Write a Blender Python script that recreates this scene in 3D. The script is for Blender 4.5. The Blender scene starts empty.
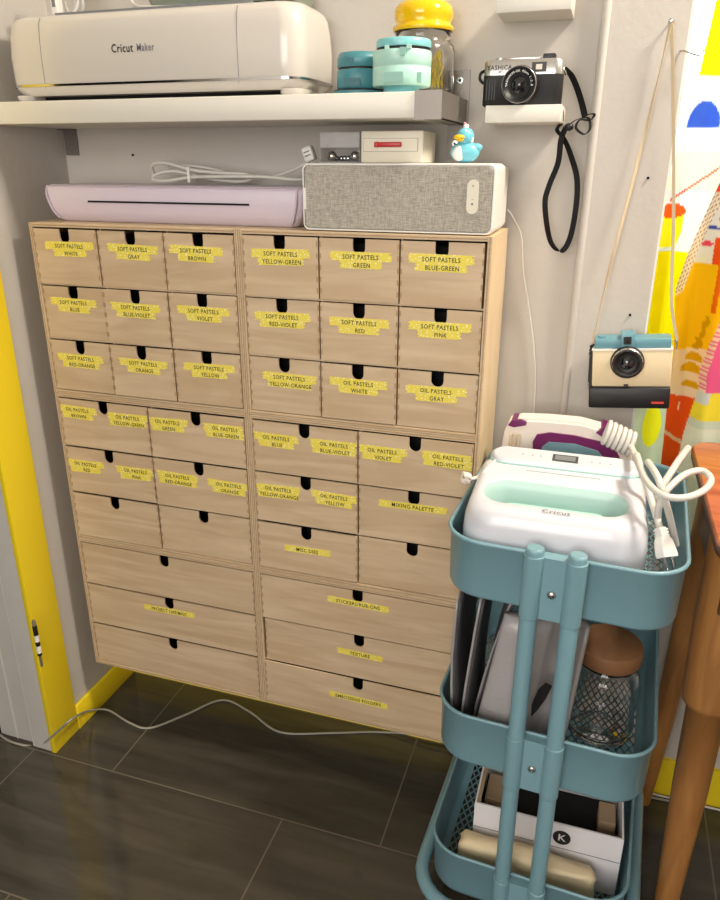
import bpy, bmesh, math, random
from mathutils import Vector, Matrix
random.seed(7)
sc = bpy.context.scene
COL = sc.collection
PI = math.pi

# ------------------------------------------------------------------ camera
CAM = Vector((1.002, -1.139, 1.232))
p_, y_, r_ = 0.3722, -0.3133, 0.0028
FPX = 736.1
Fv = Vector((math.sin(y_)*math.cos(p_), math.cos(y_)*math.cos(p_), -math.sin(p_)))
Rv = Fv.cross(Vector((0, 0, 1))).normalized(); Uv = Rv.cross(Fv)
R2 = Rv*math.cos(r_)+Uv*math.sin(r_); U2 = -Rv*math.sin(r_)+Uv*math.cos(r_)
Z0 = 1.13
cd = bpy.data.cameras.new('camera'); cam = bpy.data.objects.new('camera', cd); COL.objects.link(cam)
cam.matrix_world = Matrix(((R2.x, U2.x, -Fv.x, CAM.x), (R2.y, U2.y, -Fv.y, CAM.y), (R2.z, U2.z, -Fv.z, CAM.z), (0, 0, 0, 1)))
cd.sensor_fit = 'VERTICAL'; cd.sensor_height = 24; cd.lens = 24*FPX/900; cd.clip_start = .02
sc.camera = cam
sc.view_settings.view_transform = 'Standard'; sc.view_settings.look = 'None'
sc.view_settings.exposure = 0.0; sc.view_settings.gamma = 1; sc.view_settings.use_curve_mapping = False

def _ray(x, y): return Fv+R2*((x-360)/FPX)+U2*((450-y)/FPX)
def aY(x, y, Y): d = _ray(x, y); return CAM+d*((Y-CAM.y)/d.y)      # photo point on a plane at depth Y
def aX(x, y, X): d = _ray(x, y); return CAM+d*((X-CAM.x)/d.x)
def aZ(x, y, Z): d = _ray(x, y); return CAM+d*((Z-CAM.z)/d.z)      # photo point at height Z

# ------------------------------------------------------------------ light
w = bpy.data.worlds.new('daylight'); sc.world = w; w.use_nodes = True
w.node_tree.nodes['Background'].inputs[0].default_value = (.80, .93, 1, 1)
w.node_tree.nodes['Background'].inputs[1].default_value = 1.6
def area(name, loc, target, sx, sy, power, color):
    l = bpy.data.lights.new(name, 'AREA'); l.shape = 'RECTANGLE'; l.size = sx; l.size_y = sy; l.energy = power; l.color = color
    o = bpy.data.objects.new(name, l); COL.objects.link(o); o.location = loc
    o.rotation_euler = (Vector(target)-Vector(loc)).to_track_quat('-Z', 'Y').to_euler(); return o
area('ceiling_lamp_light', (1.75, -.12, 2.36), (.9, -.05, .6), .26, .26, 36, (1, .90, .76))
area('room_bounce_fill', (.5, -2.6, 1.55), (.45, .1, .6), 1.8, 1.3, 52, (1, .955, .91))  # added fill behind the camera, stands for light bounced around the room
area('window_daylight', (1.55, .50, 1.35), (1.3, -.6, .8), .9, 1.2, 22, (.72, .87, 1))

# ------------------------------------------------------------------ materials
def lin(c):
    r = []
    for v in c:
        v = v/255; r.append(v/12.92 if v <= .04045 else ((v+.055)/1.055)**2.4)
    return (r[0], r[1], r[2], 1)
MATS = {}
def mat(name, c, rough=.5, metal=0, trans=0, emit=None, bump=None, spec=None, var=None, coat=0, alpha=1, ior=None, sss=0):
    m = bpy.data.materials.new(name); m.use_nodes = True; nt = m.node_tree; b = nt.nodes['Principled BSDF']
    b.inputs['Base Color'].default_value = lin(c); b.inputs['Roughness'].default_value = rough; b.inputs['Metallic'].default_value = metal
    b.inputs['Transmission Weight'].default_value = trans; b.inputs['Coat Weight'].default_value = coat
    b.inputs['Alpha'].default_value = alpha
    if ior: b.inputs['IOR'].default_value = ior
    if spec is not None: b.inputs['Specular IOR Level'].default_value = spec
    tc = None
    if bump or var:
        tc = nt.nodes.new('ShaderNodeTexCoord')
    if var:   # var = (scale, second colour)
        n = nt.nodes.new('ShaderNodeTexNoise'); n.inputs['Scale'].default_value = var[0]; n.inputs['Detail'].default_value = 5
        mx = nt.nodes.new('ShaderNodeMix'); mx.data_type = 'RGBA'
        mx.inputs[6].default_value = lin(c); mx.inputs[7].default_value = lin(var[1])
        nt.links.new(tc.outputs['Object'], n.inputs['Vector']); nt.links.new(n.outputs['Fac'], mx.inputs[0]); nt.links.new(mx.outputs[2], b.inputs['Base Color'])
    if bump:  # (scale, strength, distance)
        n = nt.nodes.new('ShaderNodeTexNoise'); n.inputs['Scale'].default_value = bump[0]; n.inputs['Detail'].default_value = 4
        bp = nt.nodes.new('ShaderNodeBump'); bp.inputs['Strength'].default_value = bump[1]; bp.inputs['Distance'].default_value = bump[2]
        nt.links.new(tc.outputs['Object'], n.inputs['Vector']); nt.links.new(n.outputs['Fac'], bp.inputs['Height']); nt.links.new(bp.outputs[0], b.inputs['Normal'])
    MATS[name] = m; return m

M_wall = mat('painted_wall', (196, 191, 184), .75, bump=(70, .3, .002), var=(3, (190, 184, 176)))
M_ceil = mat('ceiling_white', (225, 220, 210), .9)
M_jamb = mat('jamb_paint', (206, 203, 196), .55, bump=(40, .3, .002), var=(14, (196, 192, 184)))
M_yel = mat('yellow_paint', (242, 214, 36), .38, bump=(30, .25, .002))
M_case = mat('white_gloss', (226, 224, 214), .4)
M_white = mat('white_laminate', (222, 218, 208), .45)
M_steel = mat('brushed_steel', (132, 126, 120), .45, .55, bump=(300, .1, .0005))
M_chrome = mat('chrome', (200, 200, 200), .12, 1)
M_teal = mat('teal_enamel', (116, 154, 166), .36, coat=.2)
M_cutter = mat('cutter_shell', (208, 202, 194), .22, coat=.3)
M_lilac = mat('lilac_plastic', (216, 204, 218), .4)
M_lilac2 = mat('lilac_rim', (202, 186, 202), .4)
M_black = mat('black_plastic', (20, 20, 22), .45)
M_strap = mat('black_strap', (14, 14, 16), .6, spec=.2)
M_leather = mat('black_leatherette', (28, 28, 30), .6, bump=(900, .5, .0006))
M_dark = mat('dark_void', (10, 9, 8), .9)  # near-black, also paints the shade inside hollows
M_lens = mat('lens_glass', (14, 16, 24), .05, coat=1)
M_silver = mat('satin_silver', (190, 188, 184), .3, .8)
M_plast = mat('white_plastic', (232, 230, 224), .35)
M_cord = mat('white_cord', (210, 207, 200), .45)
M_cordg = mat('floor_cable_grey', (160, 156, 142), .5)
M_tan = mat('tan_cord', (206, 188, 156), .7)
M_tin1 = mat('teal_tin', (70, 132, 142), .4)
M_tin1d = mat('teal_tin_recess', (50, 104, 114), .5)  # darker teal, paints recess shade onto flat plates
M_tin2d = mat('mint_tin_recess', (142, 190, 178), .5)  # darker mint, recess shade put into the colour
M_tin2 = mat('mint_tin', (176, 220, 208), .4)
M_tin2b = mat('aqua_lid', (130, 200, 205), .35)
M_glass = mat('clear_glass', (250, 250, 250), .02, trans=1, ior=1.45)
M_yglass = mat('yellow_glass', (255, 208, 20), .08, trans=.25, ior=1.4, coat=.5)
M_clear = mat('clear_plastic', (215, 215, 215), .15, alpha=.32)
M_ystick = mat('yellow_twist', (240, 215, 40), .5)
M_red = mat('red_handle', (190, 30, 40), .35)
M_boxw = mat('ivory_box', (224, 218, 200), .5)
M_duck = mat('blue_vinyl', (110, 190, 208), .35)
M_duckw = mat('duck_white', (232, 235, 230), .4)
M_beak = mat('beak_yellow', (235, 190, 30), .4)
M_pink = mat('pink_bit', (230, 150, 160), .4)
M_cream = mat('cream_leatherette', (220, 204, 168), .55, bump=(1200, .5, .0004))
M_dblue = mat('diana_blue', (95, 145, 160), .4)
M_press = mat('press_white', (208, 210, 218), .3, coat=.3)
M_mint = mat('press_mint', (178, 206, 202), .4)
M_mintd = mat('press_mint_groove', (150, 190, 185), .4)
M_grey = mat('grey_print', (120, 122, 126), .5)
M_lcd = mat('lcd_grey', (70, 74, 76), .2)
M_purple = mat('iron_purple', (110, 30, 90), .3)
M_ironw = mat('iron_cream', (236, 226, 216), .3)
M_bag = mat('silver_grey_cloth', (168, 164, 164), .42, .15, bump=(60, .4, .003))
M_bagd = mat('pouch_lining', (74, 73, 76), .6)
M_cork = mat('wood_lid', (134, 92, 58), .7, var=(25, (120, 84, 54)))
M_paper = mat('box_white', (226, 224, 228), .6)
M_cloth = mat('beige_cloth', (224, 206, 170), .85, bump=(60, .5, .002))
M_card = mat('wood_scrap', (170, 145, 115), .7)
M_ink = mat('black_ink', (24, 22, 18), .6)
M_endg = mat('finger_joint_end_grain', (168, 138, 104), .7)
M_plydark = mat('ply_core', (172, 140, 106), .7)

def wood(name, c1, c2, c3, rough=.5, sc_=(6, 6, 60), rnd=True, grain=14):
    m = mat(name, c1, rough); nt = m.node_tree; b = nt.nodes['Principled BSDF']; N = nt.nodes.new; L = nt.links.new
    tc = N('ShaderNodeTexCoord'); mp = N('ShaderNodeMapping'); mp.inputs['Scale'].default_value = sc_
    oi = N('ShaderNodeObjectInfo'); ad = N('ShaderNodeVectorMath'); ad.operation = 'ADD'
    mul = N('ShaderNodeVectorMath'); mul.operation = 'SCALE'; mul.inputs[0].default_value = (7.3, 3.1, 5.7)
    L(oi.outputs['Random'], mul.inputs['Scale']); L(tc.outputs['Object'], ad.inputs[0]); L(mul.outputs[0], ad.inputs[1]); L(ad.outputs[0], mp.inputs[0])
    n1 = N('ShaderNodeTexNoise'); n1.inputs['Scale'].default_value = 1; n1.inputs['Detail'].default_value = 6; n1.inputs['Distortion'].default_value = 1.2
    L(mp.outputs[0], n1.inputs['Vector'])
    mp2 = N('ShaderNodeMapping'); mp2.inputs['Scale'].default_value = tuple(v*.45 for v in sc_); L(ad.outputs[0], mp2.inputs[0])
    n2 = N('ShaderNodeTexNoise'); n2.inputs['Scale'].default_value = 1; n2.inputs['Detail'].default_value = 3; n2.inputs['Distortion'].default_value = 2.5
    L(mp2.outputs[0], n2.inputs['Vector'])
    r1 = N('ShaderNodeValToRGB'); r1.color_ramp.elements[0].position = .35; r1.color_ramp.elements[1].position = .68
    r1.color_ramp.elements[0].color = lin(c1); r1.color_ramp.elements[1].color = lin(c2); L(n1.outputs['Fac'], r1.inputs[0])
    mx = N('ShaderNodeMix'); mx.data_type = 'RGBA'; r2 = N('ShaderNodeValToRGB'); r2.color_ramp.elements[0].position = .45; r2.color_ramp.elements[1].position = .62
    L(n2.outputs['Fac'], r2.inputs[0]); L(r2.outputs[0], mx.inputs[0]); L(r1.outputs[0], mx.inputs[6]); mx.inputs[7].default_value = lin(c3)
    sc2 = N('ShaderNodeMath'); sc2.operation = 'MULTIPLY'; sc2.inputs[1].default_value = .55; L(r2.outputs[0], sc2.inputs[0]); L(sc2.outputs[0], mx.inputs[0])
    L(mx.outputs[2], b.inputs['Base Color']); return m
M_ply = wood('birch_plywood', (196, 171, 139), (210, 187, 156), (184, 156, 122), .55, (4, 8, 32))
M_plyv = wood('birch_plywood_case', (220, 196, 158), (228, 206, 170), (212, 186, 146), .5, (30, 8, 5))
M_edge = wood('birch_edge', (204, 182, 150), (192, 168, 134), (212, 192, 160), .6, (9, 9, 120))
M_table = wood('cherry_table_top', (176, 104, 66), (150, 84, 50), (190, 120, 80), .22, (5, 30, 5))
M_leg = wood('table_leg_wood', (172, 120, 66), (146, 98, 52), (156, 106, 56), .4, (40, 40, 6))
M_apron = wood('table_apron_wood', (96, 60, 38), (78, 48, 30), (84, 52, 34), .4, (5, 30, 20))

def fabric_weave():
    m = mat('grille_textile', (168, 158, 142), .85); nt = m.node_tree; b = nt.nodes['Principled BSDF']; N = nt.nodes.new; L = nt.links.new
    tc = N('ShaderNodeTexCoord')
    outs = []
    for s in ((110, 60, 1100), (1100, 60, 110)):
        mp = N('ShaderNodeMapping'); mp.inputs['Scale'].default_value = s; L(tc.outputs['Object'], mp.inputs[0])
        n = N('ShaderNodeTexNoise'); n.inputs['Scale'].default_value = 1; n.inputs['Detail'].default_value = 2; L(mp.outputs[0], n.inputs['Vector']); outs.append(n)
    a = N('ShaderNodeMath'); a.operation = 'ADD'; L(outs[0].outputs['Fac'], a.inputs[0]); L(outs[1].outputs['Fac'], a.inputs[1])
    r = N('ShaderNodeValToRGB'); L(a.outputs[0], r.inputs[0]); r.color_ramp.elements[0].position = .8; r.color_ramp.elements[1].position = 1.0
    h = N('ShaderNodeMath'); h.operation = 'MULTIPLY'; h.inputs[1].default_value = .5; L(a.outputs[0], h.inputs[0]); L(h.outputs[0], r.inputs[0])
    r.color_ramp.elements[0].position = .38; r.color_ramp.elements[1].position = .62
    r.color_ramp.elements[0].color = lin((146, 140, 130)); r.color_ramp.elements[1].color = lin((190, 184, 172)); L(r.outputs[0], b.inputs['Base Color']); return m
M_grille = fabric_weave()

def washi():
    m = mat('yellow_dotted_tape', (232, 214, 84), .6); nt = m.node_tree; b = nt.nodes['Principled BSDF']; N = nt.nodes.new; L = nt.links.new
    tc = N('ShaderNodeTexCoord'); mp = N('ShaderNodeMapping'); mp.inputs['Scale'].default_value = (220, 0, 220); L(tc.outputs['Object'], mp.inputs[0])
    v = N('ShaderNodeTexVoronoi'); v.inputs['Scale'].default_value = 1; v.inputs['Randomness'].default_value = .55; L(mp.outputs[0], v.inputs['Vector'])
    r = N('ShaderNodeValToRGB'); r.color_ramp.elements[0].position = .22; r.color_ramp.elements[1].position = .30
    r.color_ramp.elements[0].color = lin((248, 242, 196)); r.color_ramp.elements[1].color = lin((232, 214, 84)); L(v.outputs['Distance'], r.inputs[0]); L(r.outputs[0], b.inputs['Base Color']); return m
M_washi = washi()

def tiles():
    m = mat('dark_stone_tile', (62, 55, 46), .09); nt = m.node_tree; b = nt.nodes['Principled BSDF']; N = nt.nodes.new; L = nt.links.new
    tc = N('ShaderNodeTexCoord'); mp = N('ShaderNodeMapping'); mp.inputs['Location'].default_value = (.093, .13, 0); L(tc.outputs['Object'], mp.inputs[0])
    br = N('ShaderNodeTexBrick'); br.offset = .662; br.offset_frequency = 2; br.squash = 1
    br.inputs['Scale'].default_value = 1; br.inputs['Brick Width'].default_value = .606; br.inputs['Row Height'].default_value = .303
    br.inputs['Mortar Size'].default_value = .0016; br.inputs['Mortar Smooth'].default_value = .1
    br.inputs['Mortar'].default_value = lin((104, 96, 82))
    L(mp.outputs[0], br.inputs['Vector'])
    mp2 = N('ShaderNodeMapping'); mp2.inputs['Scale'].default_value = (2.2, 16, 1); mp2.inputs['Rotation'].default_value = (0, 0, .12); L(tc.outputs['Object'], mp2.inputs[0])
    n = N('ShaderNodeTexNoise'); n.inputs['Scale'].default_value = 1.3; n.inputs['Detail'].default_value = 7; n.inputs['Distortion'].default_value = .8; L(mp2.outputs[0], n.inputs['Vector'])
    r = N('ShaderNodeValToRGB'); r.color_ramp.elements[0].position = .3; r.color_ramp.elements[1].position = .75
    r.color_ramp.elements[0].color = lin((56, 53, 46)); r.color_ramp.elements[1].color = lin((84, 79, 69)); L(n.outputs['Fac'], r.inputs[0])
    L(r.outputs[0], br.inputs['Color1']); L(r.outputs[0], br.inputs['Color2']); L(br.outputs['Color'], b.inputs['Base Color'])
    rr = N('ShaderNodeMapRange'); rr.inputs['To Min'].default_value = .085; rr.inputs['To Max'].default_value = .6; L(br.outputs['Fac'], rr.inputs[0]); L(rr.outputs[0], b.inputs['Roughness'])
    return m
M_tile = tiles()

# ------------------------------------------------------------------ mesh builder
def rrect(hu, hv, r, seg=5):
    r = min(r, hu*.999, hv*.999); pts = []
    for cx, cy, a0 in ((hu-r, hv-r, 0), (-hu+r, hv-r, PI/2), (-hu+r, -hv+r, PI), (hu-r, -hv+r, 1.5*PI)):
        for i in range(seg+1):
            a = a0+PI/2*i/seg; pts.append((cx+r*math.cos(a), cy+r*math.sin(a)))
    return pts
class MB:
    def __init__(s): s.v = []; s.f = []; s.mi = []; s.mats = []; s.sm = []
    def m(s, mt):
        if mt not in s.mats: s.mats.append(mt)
        return s.mats.index(mt)
    def add(s, vs, fs, mt, smooth=False, M=None):
        o = len(s.v); k = s.m(mt)
        s.v += [tuple(M @ Vector(v)) if M else tuple(v) for v in vs]
        for f in fs: s.f.append([i+o for i in f]); s.mi.append(k); s.sm.append(smooth)
    def box(s, a, b, mt, M=None, bev=0):
        if bev:
            cu, cv = (a[0]+b[0])/2, (a[1]+b[1])/2; hu, hv = abs(b[0]-a[0])/2, abs(b[1]-a[1])/2; z0, z1 = min(a[2], b[2]), max(a[2], b[2])
            s.loft([(z0, cu, cv, hu-bev, hv-bev, bev), (z0+bev*.3, cu, cv, hu-bev*.3, hv-bev*.3, bev), (z0+bev, cu, cv, hu, hv, bev), (z1-bev, cu, cv, hu, hv, bev), (z1-bev*.3, cu, cv, hu-bev*.3, hv-bev*.3, bev), (z1, cu, cv, hu-bev, hv-bev, bev)], mt, seg=3, M=M); return
        x0, x1 = sorted((a[0], b[0])); y0, y1 = sorted((a[1], b[1])); z0, z1 = sorted((a[2], b[2]))
        vs = [(x0, y0, z0), (x1, y0, z0), (x1, y1, z0), (x0, y1, z0), (x0, y0, z1), (x1, y0, z1), (x1, y1, z1), (x0, y1, z1)]
        s.add(vs, [(3, 2, 1, 0), (4, 5, 6, 7), (0, 1, 5, 4), (1, 2, 6, 5), (2, 3, 7, 6), (3, 0, 4, 7)], mt, False, M)
    def loft(s, rings, mt, axis='z', seg=5, cap0=True, cap1=True, M=None, smooth=True, mts=None):
        # rings: (t, cu, cv, hu, hv, r); axis z: u=x v=y t=z | y: u=x v=z t=y | x: u=y v=z t=x
        vs = []; n = 4*(seg+1)
        for (t, cu, cv, hu, hv, r) in rings:
            for (u, v) in rrect(hu, hv, r, seg):
                u += cu; v += cv
                vs.append((u, v, t) if axis == 'z' else (u, t, v) if axis == 'y' else (t, u, v))
        flip = axis == 'y'
        for k in range(len(rings)-1):
            fs = []
            for i in range(n):
                j = (i+1) % n; q = (k*n+i, k*n+j, (k+1)*n+j, (k+1)*n+i); fs.append(q[::-1] if flip else q)
            mm = mts[k] if mts else mt
            if k == 0: s.add(vs, fs, mm, smooth, M); base = len(s.v)-len(vs)
            else:
                ki = s.m(mm)
                for f in fs: s.f.append([i+base for i in f]); s.mi.append(ki); s.sm.append(smooth)
        c0 = list(range(n)); c1 = [(len(rings)-1)*n+i for i in range(n)]
        if not flip: c0 = c0[::-1]
        else: c1 = c1[::-1]
        dup = lambda idx: [s.v.append(s.v[i]) or len(s.v)-1 for i in idx]
        if cap0: s.f.append(dup([i+base for i in c0])); s.mi.append(s.m(mts[0] if mts else mt)); s.sm.append(False)
        if cap1: s.f.append(dup([i+base for i in c1])); s.mi.append(s.m(mts[-1] if mts else mt)); s.sm.append(False)
    def prism(s, poly, t0, t1, mt, axis='y', M=None):
        n = len(poly)
        def c(u, v, t): return (u, t, v) if axis == 'y' else (u, v, t) if axis == 'z' else (t, u, v)
        vs = [c(u, v, t0) for u, v in poly]+[c(u, v, t1) for u, v in poly]
        s.add(vs, [list(range(n)), list(range(n, 2*n))[::-1]]+[(i, n+i, n+(i+1) % n, (i+1) % n) for i in range(n)], mt, False, M)
    def lathe(s, prof, c, mt, n=28, axis='z', smooth=True, mts=None, M=None):
        # prof: (radius, t)
        vs = []
        for (r, t) in prof:
            for i in range(n):
                a = 2*PI*i/n; u, v = r*math.cos(a), r*math.sin(a)
                q = (u, v, t) if axis == 'z' else (u, t, v) if axis == 'y' else (t, u, v)
                vs.append((c[0]+q[0], c[1]+q[1], c[2]+q[2]))
        base = len(s.v); s.v += [tuple(M @ Vector(v)) if M else v for v in vs]
        for k in range(len(prof)-1):
            ki = s.m(mts[k] if mts else mt)
            for i in range(n):
                j = (i+1) % n; q = [base+k*n+i, base+k*n+j, base+(k+1)*n+j, base+(k+1)*n+i]
                s.f.append(q[::-1] if axis == 'y' else q); s.mi.append(ki); s.sm.append(smooth)
        dup = lambda idx: [s.v.append(s.v[i]) or len(s.v)-1 for i in idx]
        if prof[0][0] > 1e-5: s.f.append(dup([base+i for i in range(n)][::-1])); s.mi.append(s.m(mts[0] if mts else mt)); s.sm.append(False)
        if prof[-1][0] > 1e-5: s.f.append(dup([base+(len(prof)-1)*n+i for i in range(n)])); s.mi.append(s.m(mts[-1] if mts else mt)); s.sm.append(False)
    def tube(s, pts, r, mt, n=8, smoothpath=True, closed=False, flat=None):
        P = [Vector(p) for p in pts]
        if smoothpath: P = spline(P, closed)
        m = len(P); rr = r if isinstance(r, (list, tuple)) else None; base = len(s.v); up = None
        for i, p in enumerate(P):
            a = P[(i-1) % m] if (closed or i > 0) else P[i]; b = P[(i+1) % m] if (closed or i < m-1) else P[i]
            d = (b-a).normalized()
            if up is None: up = Vector((0, 0, 1)) if abs(d.z) < .9 else Vector((1, 0, 0))
            e1 = d.cross(up).normalized(); up = e1.cross(d).normalized()
            ra = rr[0]+(rr[1]-rr[0])*i/(m-1) if rr else r
            for k in range(n):
                t = 2*PI*k/n; s.v.append(tuple(p+e1*(ra*math.cos(t))+up*(ra*(flat or 1)*math.sin(t))))
        ki = s.m(mt)
        for i in range(m if closed else m-1):
            for k in range(n):
                l = (k+1) % n; j = (i+1) % m
                s.f.append([base+i*n+k, base+i*n+l, base+j*n+l, base+j*n+k]); s.mi.append(ki); s.sm.append(True)
        if not closed:
            dup = lambda idx: [s.v.append(s.v[i]) or len(s.v)-1 for i in idx]
            s.f.append(dup([base+k for k in range(n)][::-1])); s.f.append(dup([base+(m-1)*n+k for k in range(n)])); s.mi += [ki, ki]; s.sm += [False, False]
    def ribbon(s, pts, width, thick, mt, side=(1, 0, 0), twist=0):
        P = spline([Vector(p) for p in pts], False); m = len(P); base = len(s.v); ki = s.m(mt); sd0 = Vector(side).normalized()
        for i, p in enumerate(P):
            d = (P[min(i+1, m-1)]-P[max(i-1, 0)]).normalized()
            nrm = sd0.cross(d)
            if nrm.length < .2: nrm = Vector((0, 1, 0)).cross(d)
            nrm.normalize(); e = d.cross(nrm).normalized()
            if twist: q = Matrix.Rotation(twist*math.sin(i/m*PI*3), 3, d); e = q @ e; nrm = q @ nrm
            for (a, b) in ((-1, -1), (1, -1), (1, 1), (-1, 1)): s.v.append(tuple(p+e*(a*width/2)+nrm*(b*thick/2)))
        for i in range(m-1):
            for k in range(4):
                l = (k+1) % 4; s.f.append([base+i*4+k, base+i*4+l, base+(i+1)*4+l, base+(i+1)*4+k]); s.mi.append(ki); s.sm.append(False)
        s.f.append([base+3, base+2, base+1, base]); s.f.append([base+(m-1)*4+k for k in range(4)]); s.mi += [ki, ki]; s.sm += [False, False]
    def sphere(s, c, r, mt, sc3=(1, 1, 1), n=16, M=None):
        prof = [(max(1e-6, math.sin(PI*i/10))*r, -math.cos(PI*i/10)*r) for i in range(11)]
        T = Matrix.Translation(c) @ (M.to_4x4() if M else Matrix()) @ Matrix.Diagonal((*sc3, 1))
        s.lathe(prof, (0, 0, 0), mt, n, M=T)
    def text(s, body, size, M, mt, cx=True, sx=1.0, depth=0):
        cu = bpy.data.curves.new('t', 'FONT'); cu.body = body; cu.size = size; cu.align_x = 'CENTER' if cx else 'LEFT'; cu.align_y = 'CENTER'
        cu.resolution_u = 2; cu.offset = size*.013; cu.space_character = 1.12; ob = bpy.data.objects.new('t', cu)
        me = bpy.data.meshes.new_from_object(ob)
        s.add([(v.co.x*sx, v.co.y, v.co.z) for v in me.vertices], [list(p.vertices) for p in me.polygons], mt, False, M)
        bpy.data.objects.remove(ob); bpy.data.curves.remove(cu); bpy.data.meshes.remove(me)
    def build(s, name, parent=None, merge=False):
        me = bpy.data.meshes.new(name); off = ORG.get(parent.name, Vector()) if parent else Vector()
        me.from_pydata([tuple(Vector(v)-off) for v in s.v], [], s.f)
        for m_ in s.mats: me.materials.append(m_)
        me.polygons.foreach_set('material_index', s.mi); me.polygons.foreach_set('use_smooth', s.sm); me.update()
        if merge:
            bm = bmesh.new(); bm.from_mesh(me); bmesh.ops.remove_doubles(bm, verts=bm.verts, dist=1e-6); bm.to_mesh(me); bm.free()
        o = bpy.data.objects.new(name, me); COL.objects.link(o)
        if parent: o.parent = parent
        ORG[o.name] = off; return o
ORG = {}
def spline(P, closed):
    m = len(P)
    if m < 3: return P
    out = []
    for i in range(m if closed else m-1):
        p0 = P[(i-1) % m] if (closed or i > 0) else P[0]; p1 = P[i]; p2 = P[(i+1) % m]; p3 = P[(i+2) % m] if (closed or i < m-2) else P[-1]
        for k in range(6):
            t = k/6; out.append(.5*((2*p1)+(-p0+p2)*t+(2*p0-5*p1+4*p2-p3)*t*t+(-p0+3*p1-3*p2+p3)*t**3))
    if not closed: out.append(P[-1])
    return out
def thing(name, loc, label, cat, group=None):
    o = bpy.data.objects.new(name, None); COL.objects.link(o); o.location = loc; o.empty_display_size = .02
    ORG[o.name] = Vector(loc); o['label'] = label; o['category'] = cat
    if group: o['group'] = group
    return o
def tag(o, label, cat, group=None, kind=None):
    o['label'] = label; o['category'] = cat
    if group: o['group'] = group
    if kind: o['kind'] = kind
    return o
def struct(o): o['kind'] = 'structure'; return o
def vtext(x, y, z): return Matrix.Translation((x, y, z)) @ Matrix.Rotation(PI/2, 4, 'X')   # text facing -Y

# ------------------------------------------------------------------ setting
WY = .184; PXL, PXR = .962, 1.079; PY = .17
b = MB(); b.box((-1.3, -2.9, -.05), (2.6, .35, 0), M_tile); struct(b.build('floor'))
b = MB(); b.box((-1.3, -2.9, 2.45), (2.6, .35, 2.5), M_ceil); struct(b.build('ceiling'))
b = MB(); WX1 = 2.05; WZ0, WZ1 = .60, 2.1
b.box((-1.3, WY, 0), (PXR-.001, .35, 2.45), M_wall); b.box((PXR-.001, WY, 0), (WX1, .35, WZ0), M_wall)
b.box((PXR-.001, WY, WZ1), (WX1, .35, 2.45), M_wall); b.box((WX1, WY, 0), (2.6, .35, 2.45), M_wall)
struct(b.build('wall_back'))
b = MB(); b.box((2.55, -2.9, 0), (2.6, WY, 2.45), M_wall); struct(b.build('wall_right'))
b = MB(); b.box((-1.3, -2.95, 0), (2.6, -2.9, 2.45), M_wall); struct(b.build('wall_front'))
b = MB(); b.box((-.19, -.10, 0), (-.045, WY, 2.45), M_wall); b.box((-.19, -2.9, 0), (-.045, -.95, 2.45), M_wall)
b.box((-.19, -.95, 2.05), (-.045, -.10, 2.45), M_wall); struct(b.build('wall_left'))
b = MB(); b.box((-1.35, -2.9, 0), (-1.3, .35, 2.45), M_dark); struct(b.build('wall_hall'))  # near-black colour stands in for the unlit hallway
# raised wall strip beside the window, with a rounded bead on its left edge
b = MB(); b.box((PXL, PY, 0), (PXR, WY, 2.45), M_wall)
b.tube([(PXL, PY+.003, 0), (PXL, PY+.003, 2.45)], .007, M_wall, 12, False); struct(b.build('trim_1'))
# door casing and jamb
b = MB(); b.box((-.050, -.126, 0), (-.038, -.045, 2.1), M_yel, bev=.002); struct(b.build('trim_2'))
b = MB(); b.box((-.100, -.122, 0), (-.0505, -.101, 2.05), M_jamb)
b.box((-.20, -.112, 0), (-.100, -.101, 2.05), M_jamb); b.box((-.155, -.1135, 0), (-.152, -.1115, 2.05), M_case)
b.tube([(-.101, -.118, 0), (-.101, -.118, 2.05)], .004, M_case, 8, False); struct(b.build('trim_3'))
b = MB(); b.box((-.0445, -.045, 0), (-.036, WY, .066), M_yel, bev=.002); struct(b.build('baseboard_left'))
b = MB(); b.box((-.036, WY-.009, 0), (PXL-.007, WY, .09), M_yel); b.box((PXL-.006, PY-.009, 0), (PXR, PY, .09), M_yel); b.box((PXR, WY-.009, 0), (2.5, WY, .09), M_yel)
struct(b.build('baseboard_back'))
# window: reveal casing, frame, pane
win = struct(MB().build('window_1')) if False else None
b = MB(); fy = .30
for (x0, x1, z0, z1) in ((PXR, PXR+.012, WZ0, WZ1), (WX1-.03, WX1, WZ0, WZ1), (PXR+.012, WX1-.03, WZ0, WZ0+.04), (PXR+.012, WX1-.03, WZ1-.04, WZ1), (1.54, 1.58, WZ0+.04, WZ1-.04)):
    b.box((x0, fy, z0), (x1, fy+.03, z1), M_case)
b.box((PXR, PY, WZ0), (PXR+.003, fy, WZ1), M_case)
b.box((PXR+.012, fy+.012, WZ0+.04), (WX1-.03, fy+.016, WZ1-.04), M_glass); struct(b.build('window_1'))

# small marks on the wall
for i, (px, py, Y, lab) in enumerate(((133, 155, WY, 'tiny dark nail hole in the wall under the long shelf'), (648, 178, PY, 'tiny dark screw hole in wall strip between the two tan cords'), (630, 315, PY, 'small dark screw in wall strip just above the cream camera'))):
    c = aY(px, py, Y-.001); b = MB(); b.lathe([(.0022, -.002), (.0022, .001), (.0008, .0018)], c, M_dark, 10, 'y'); tag(b.build('wall_screw'), lab, 'screw')

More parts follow.
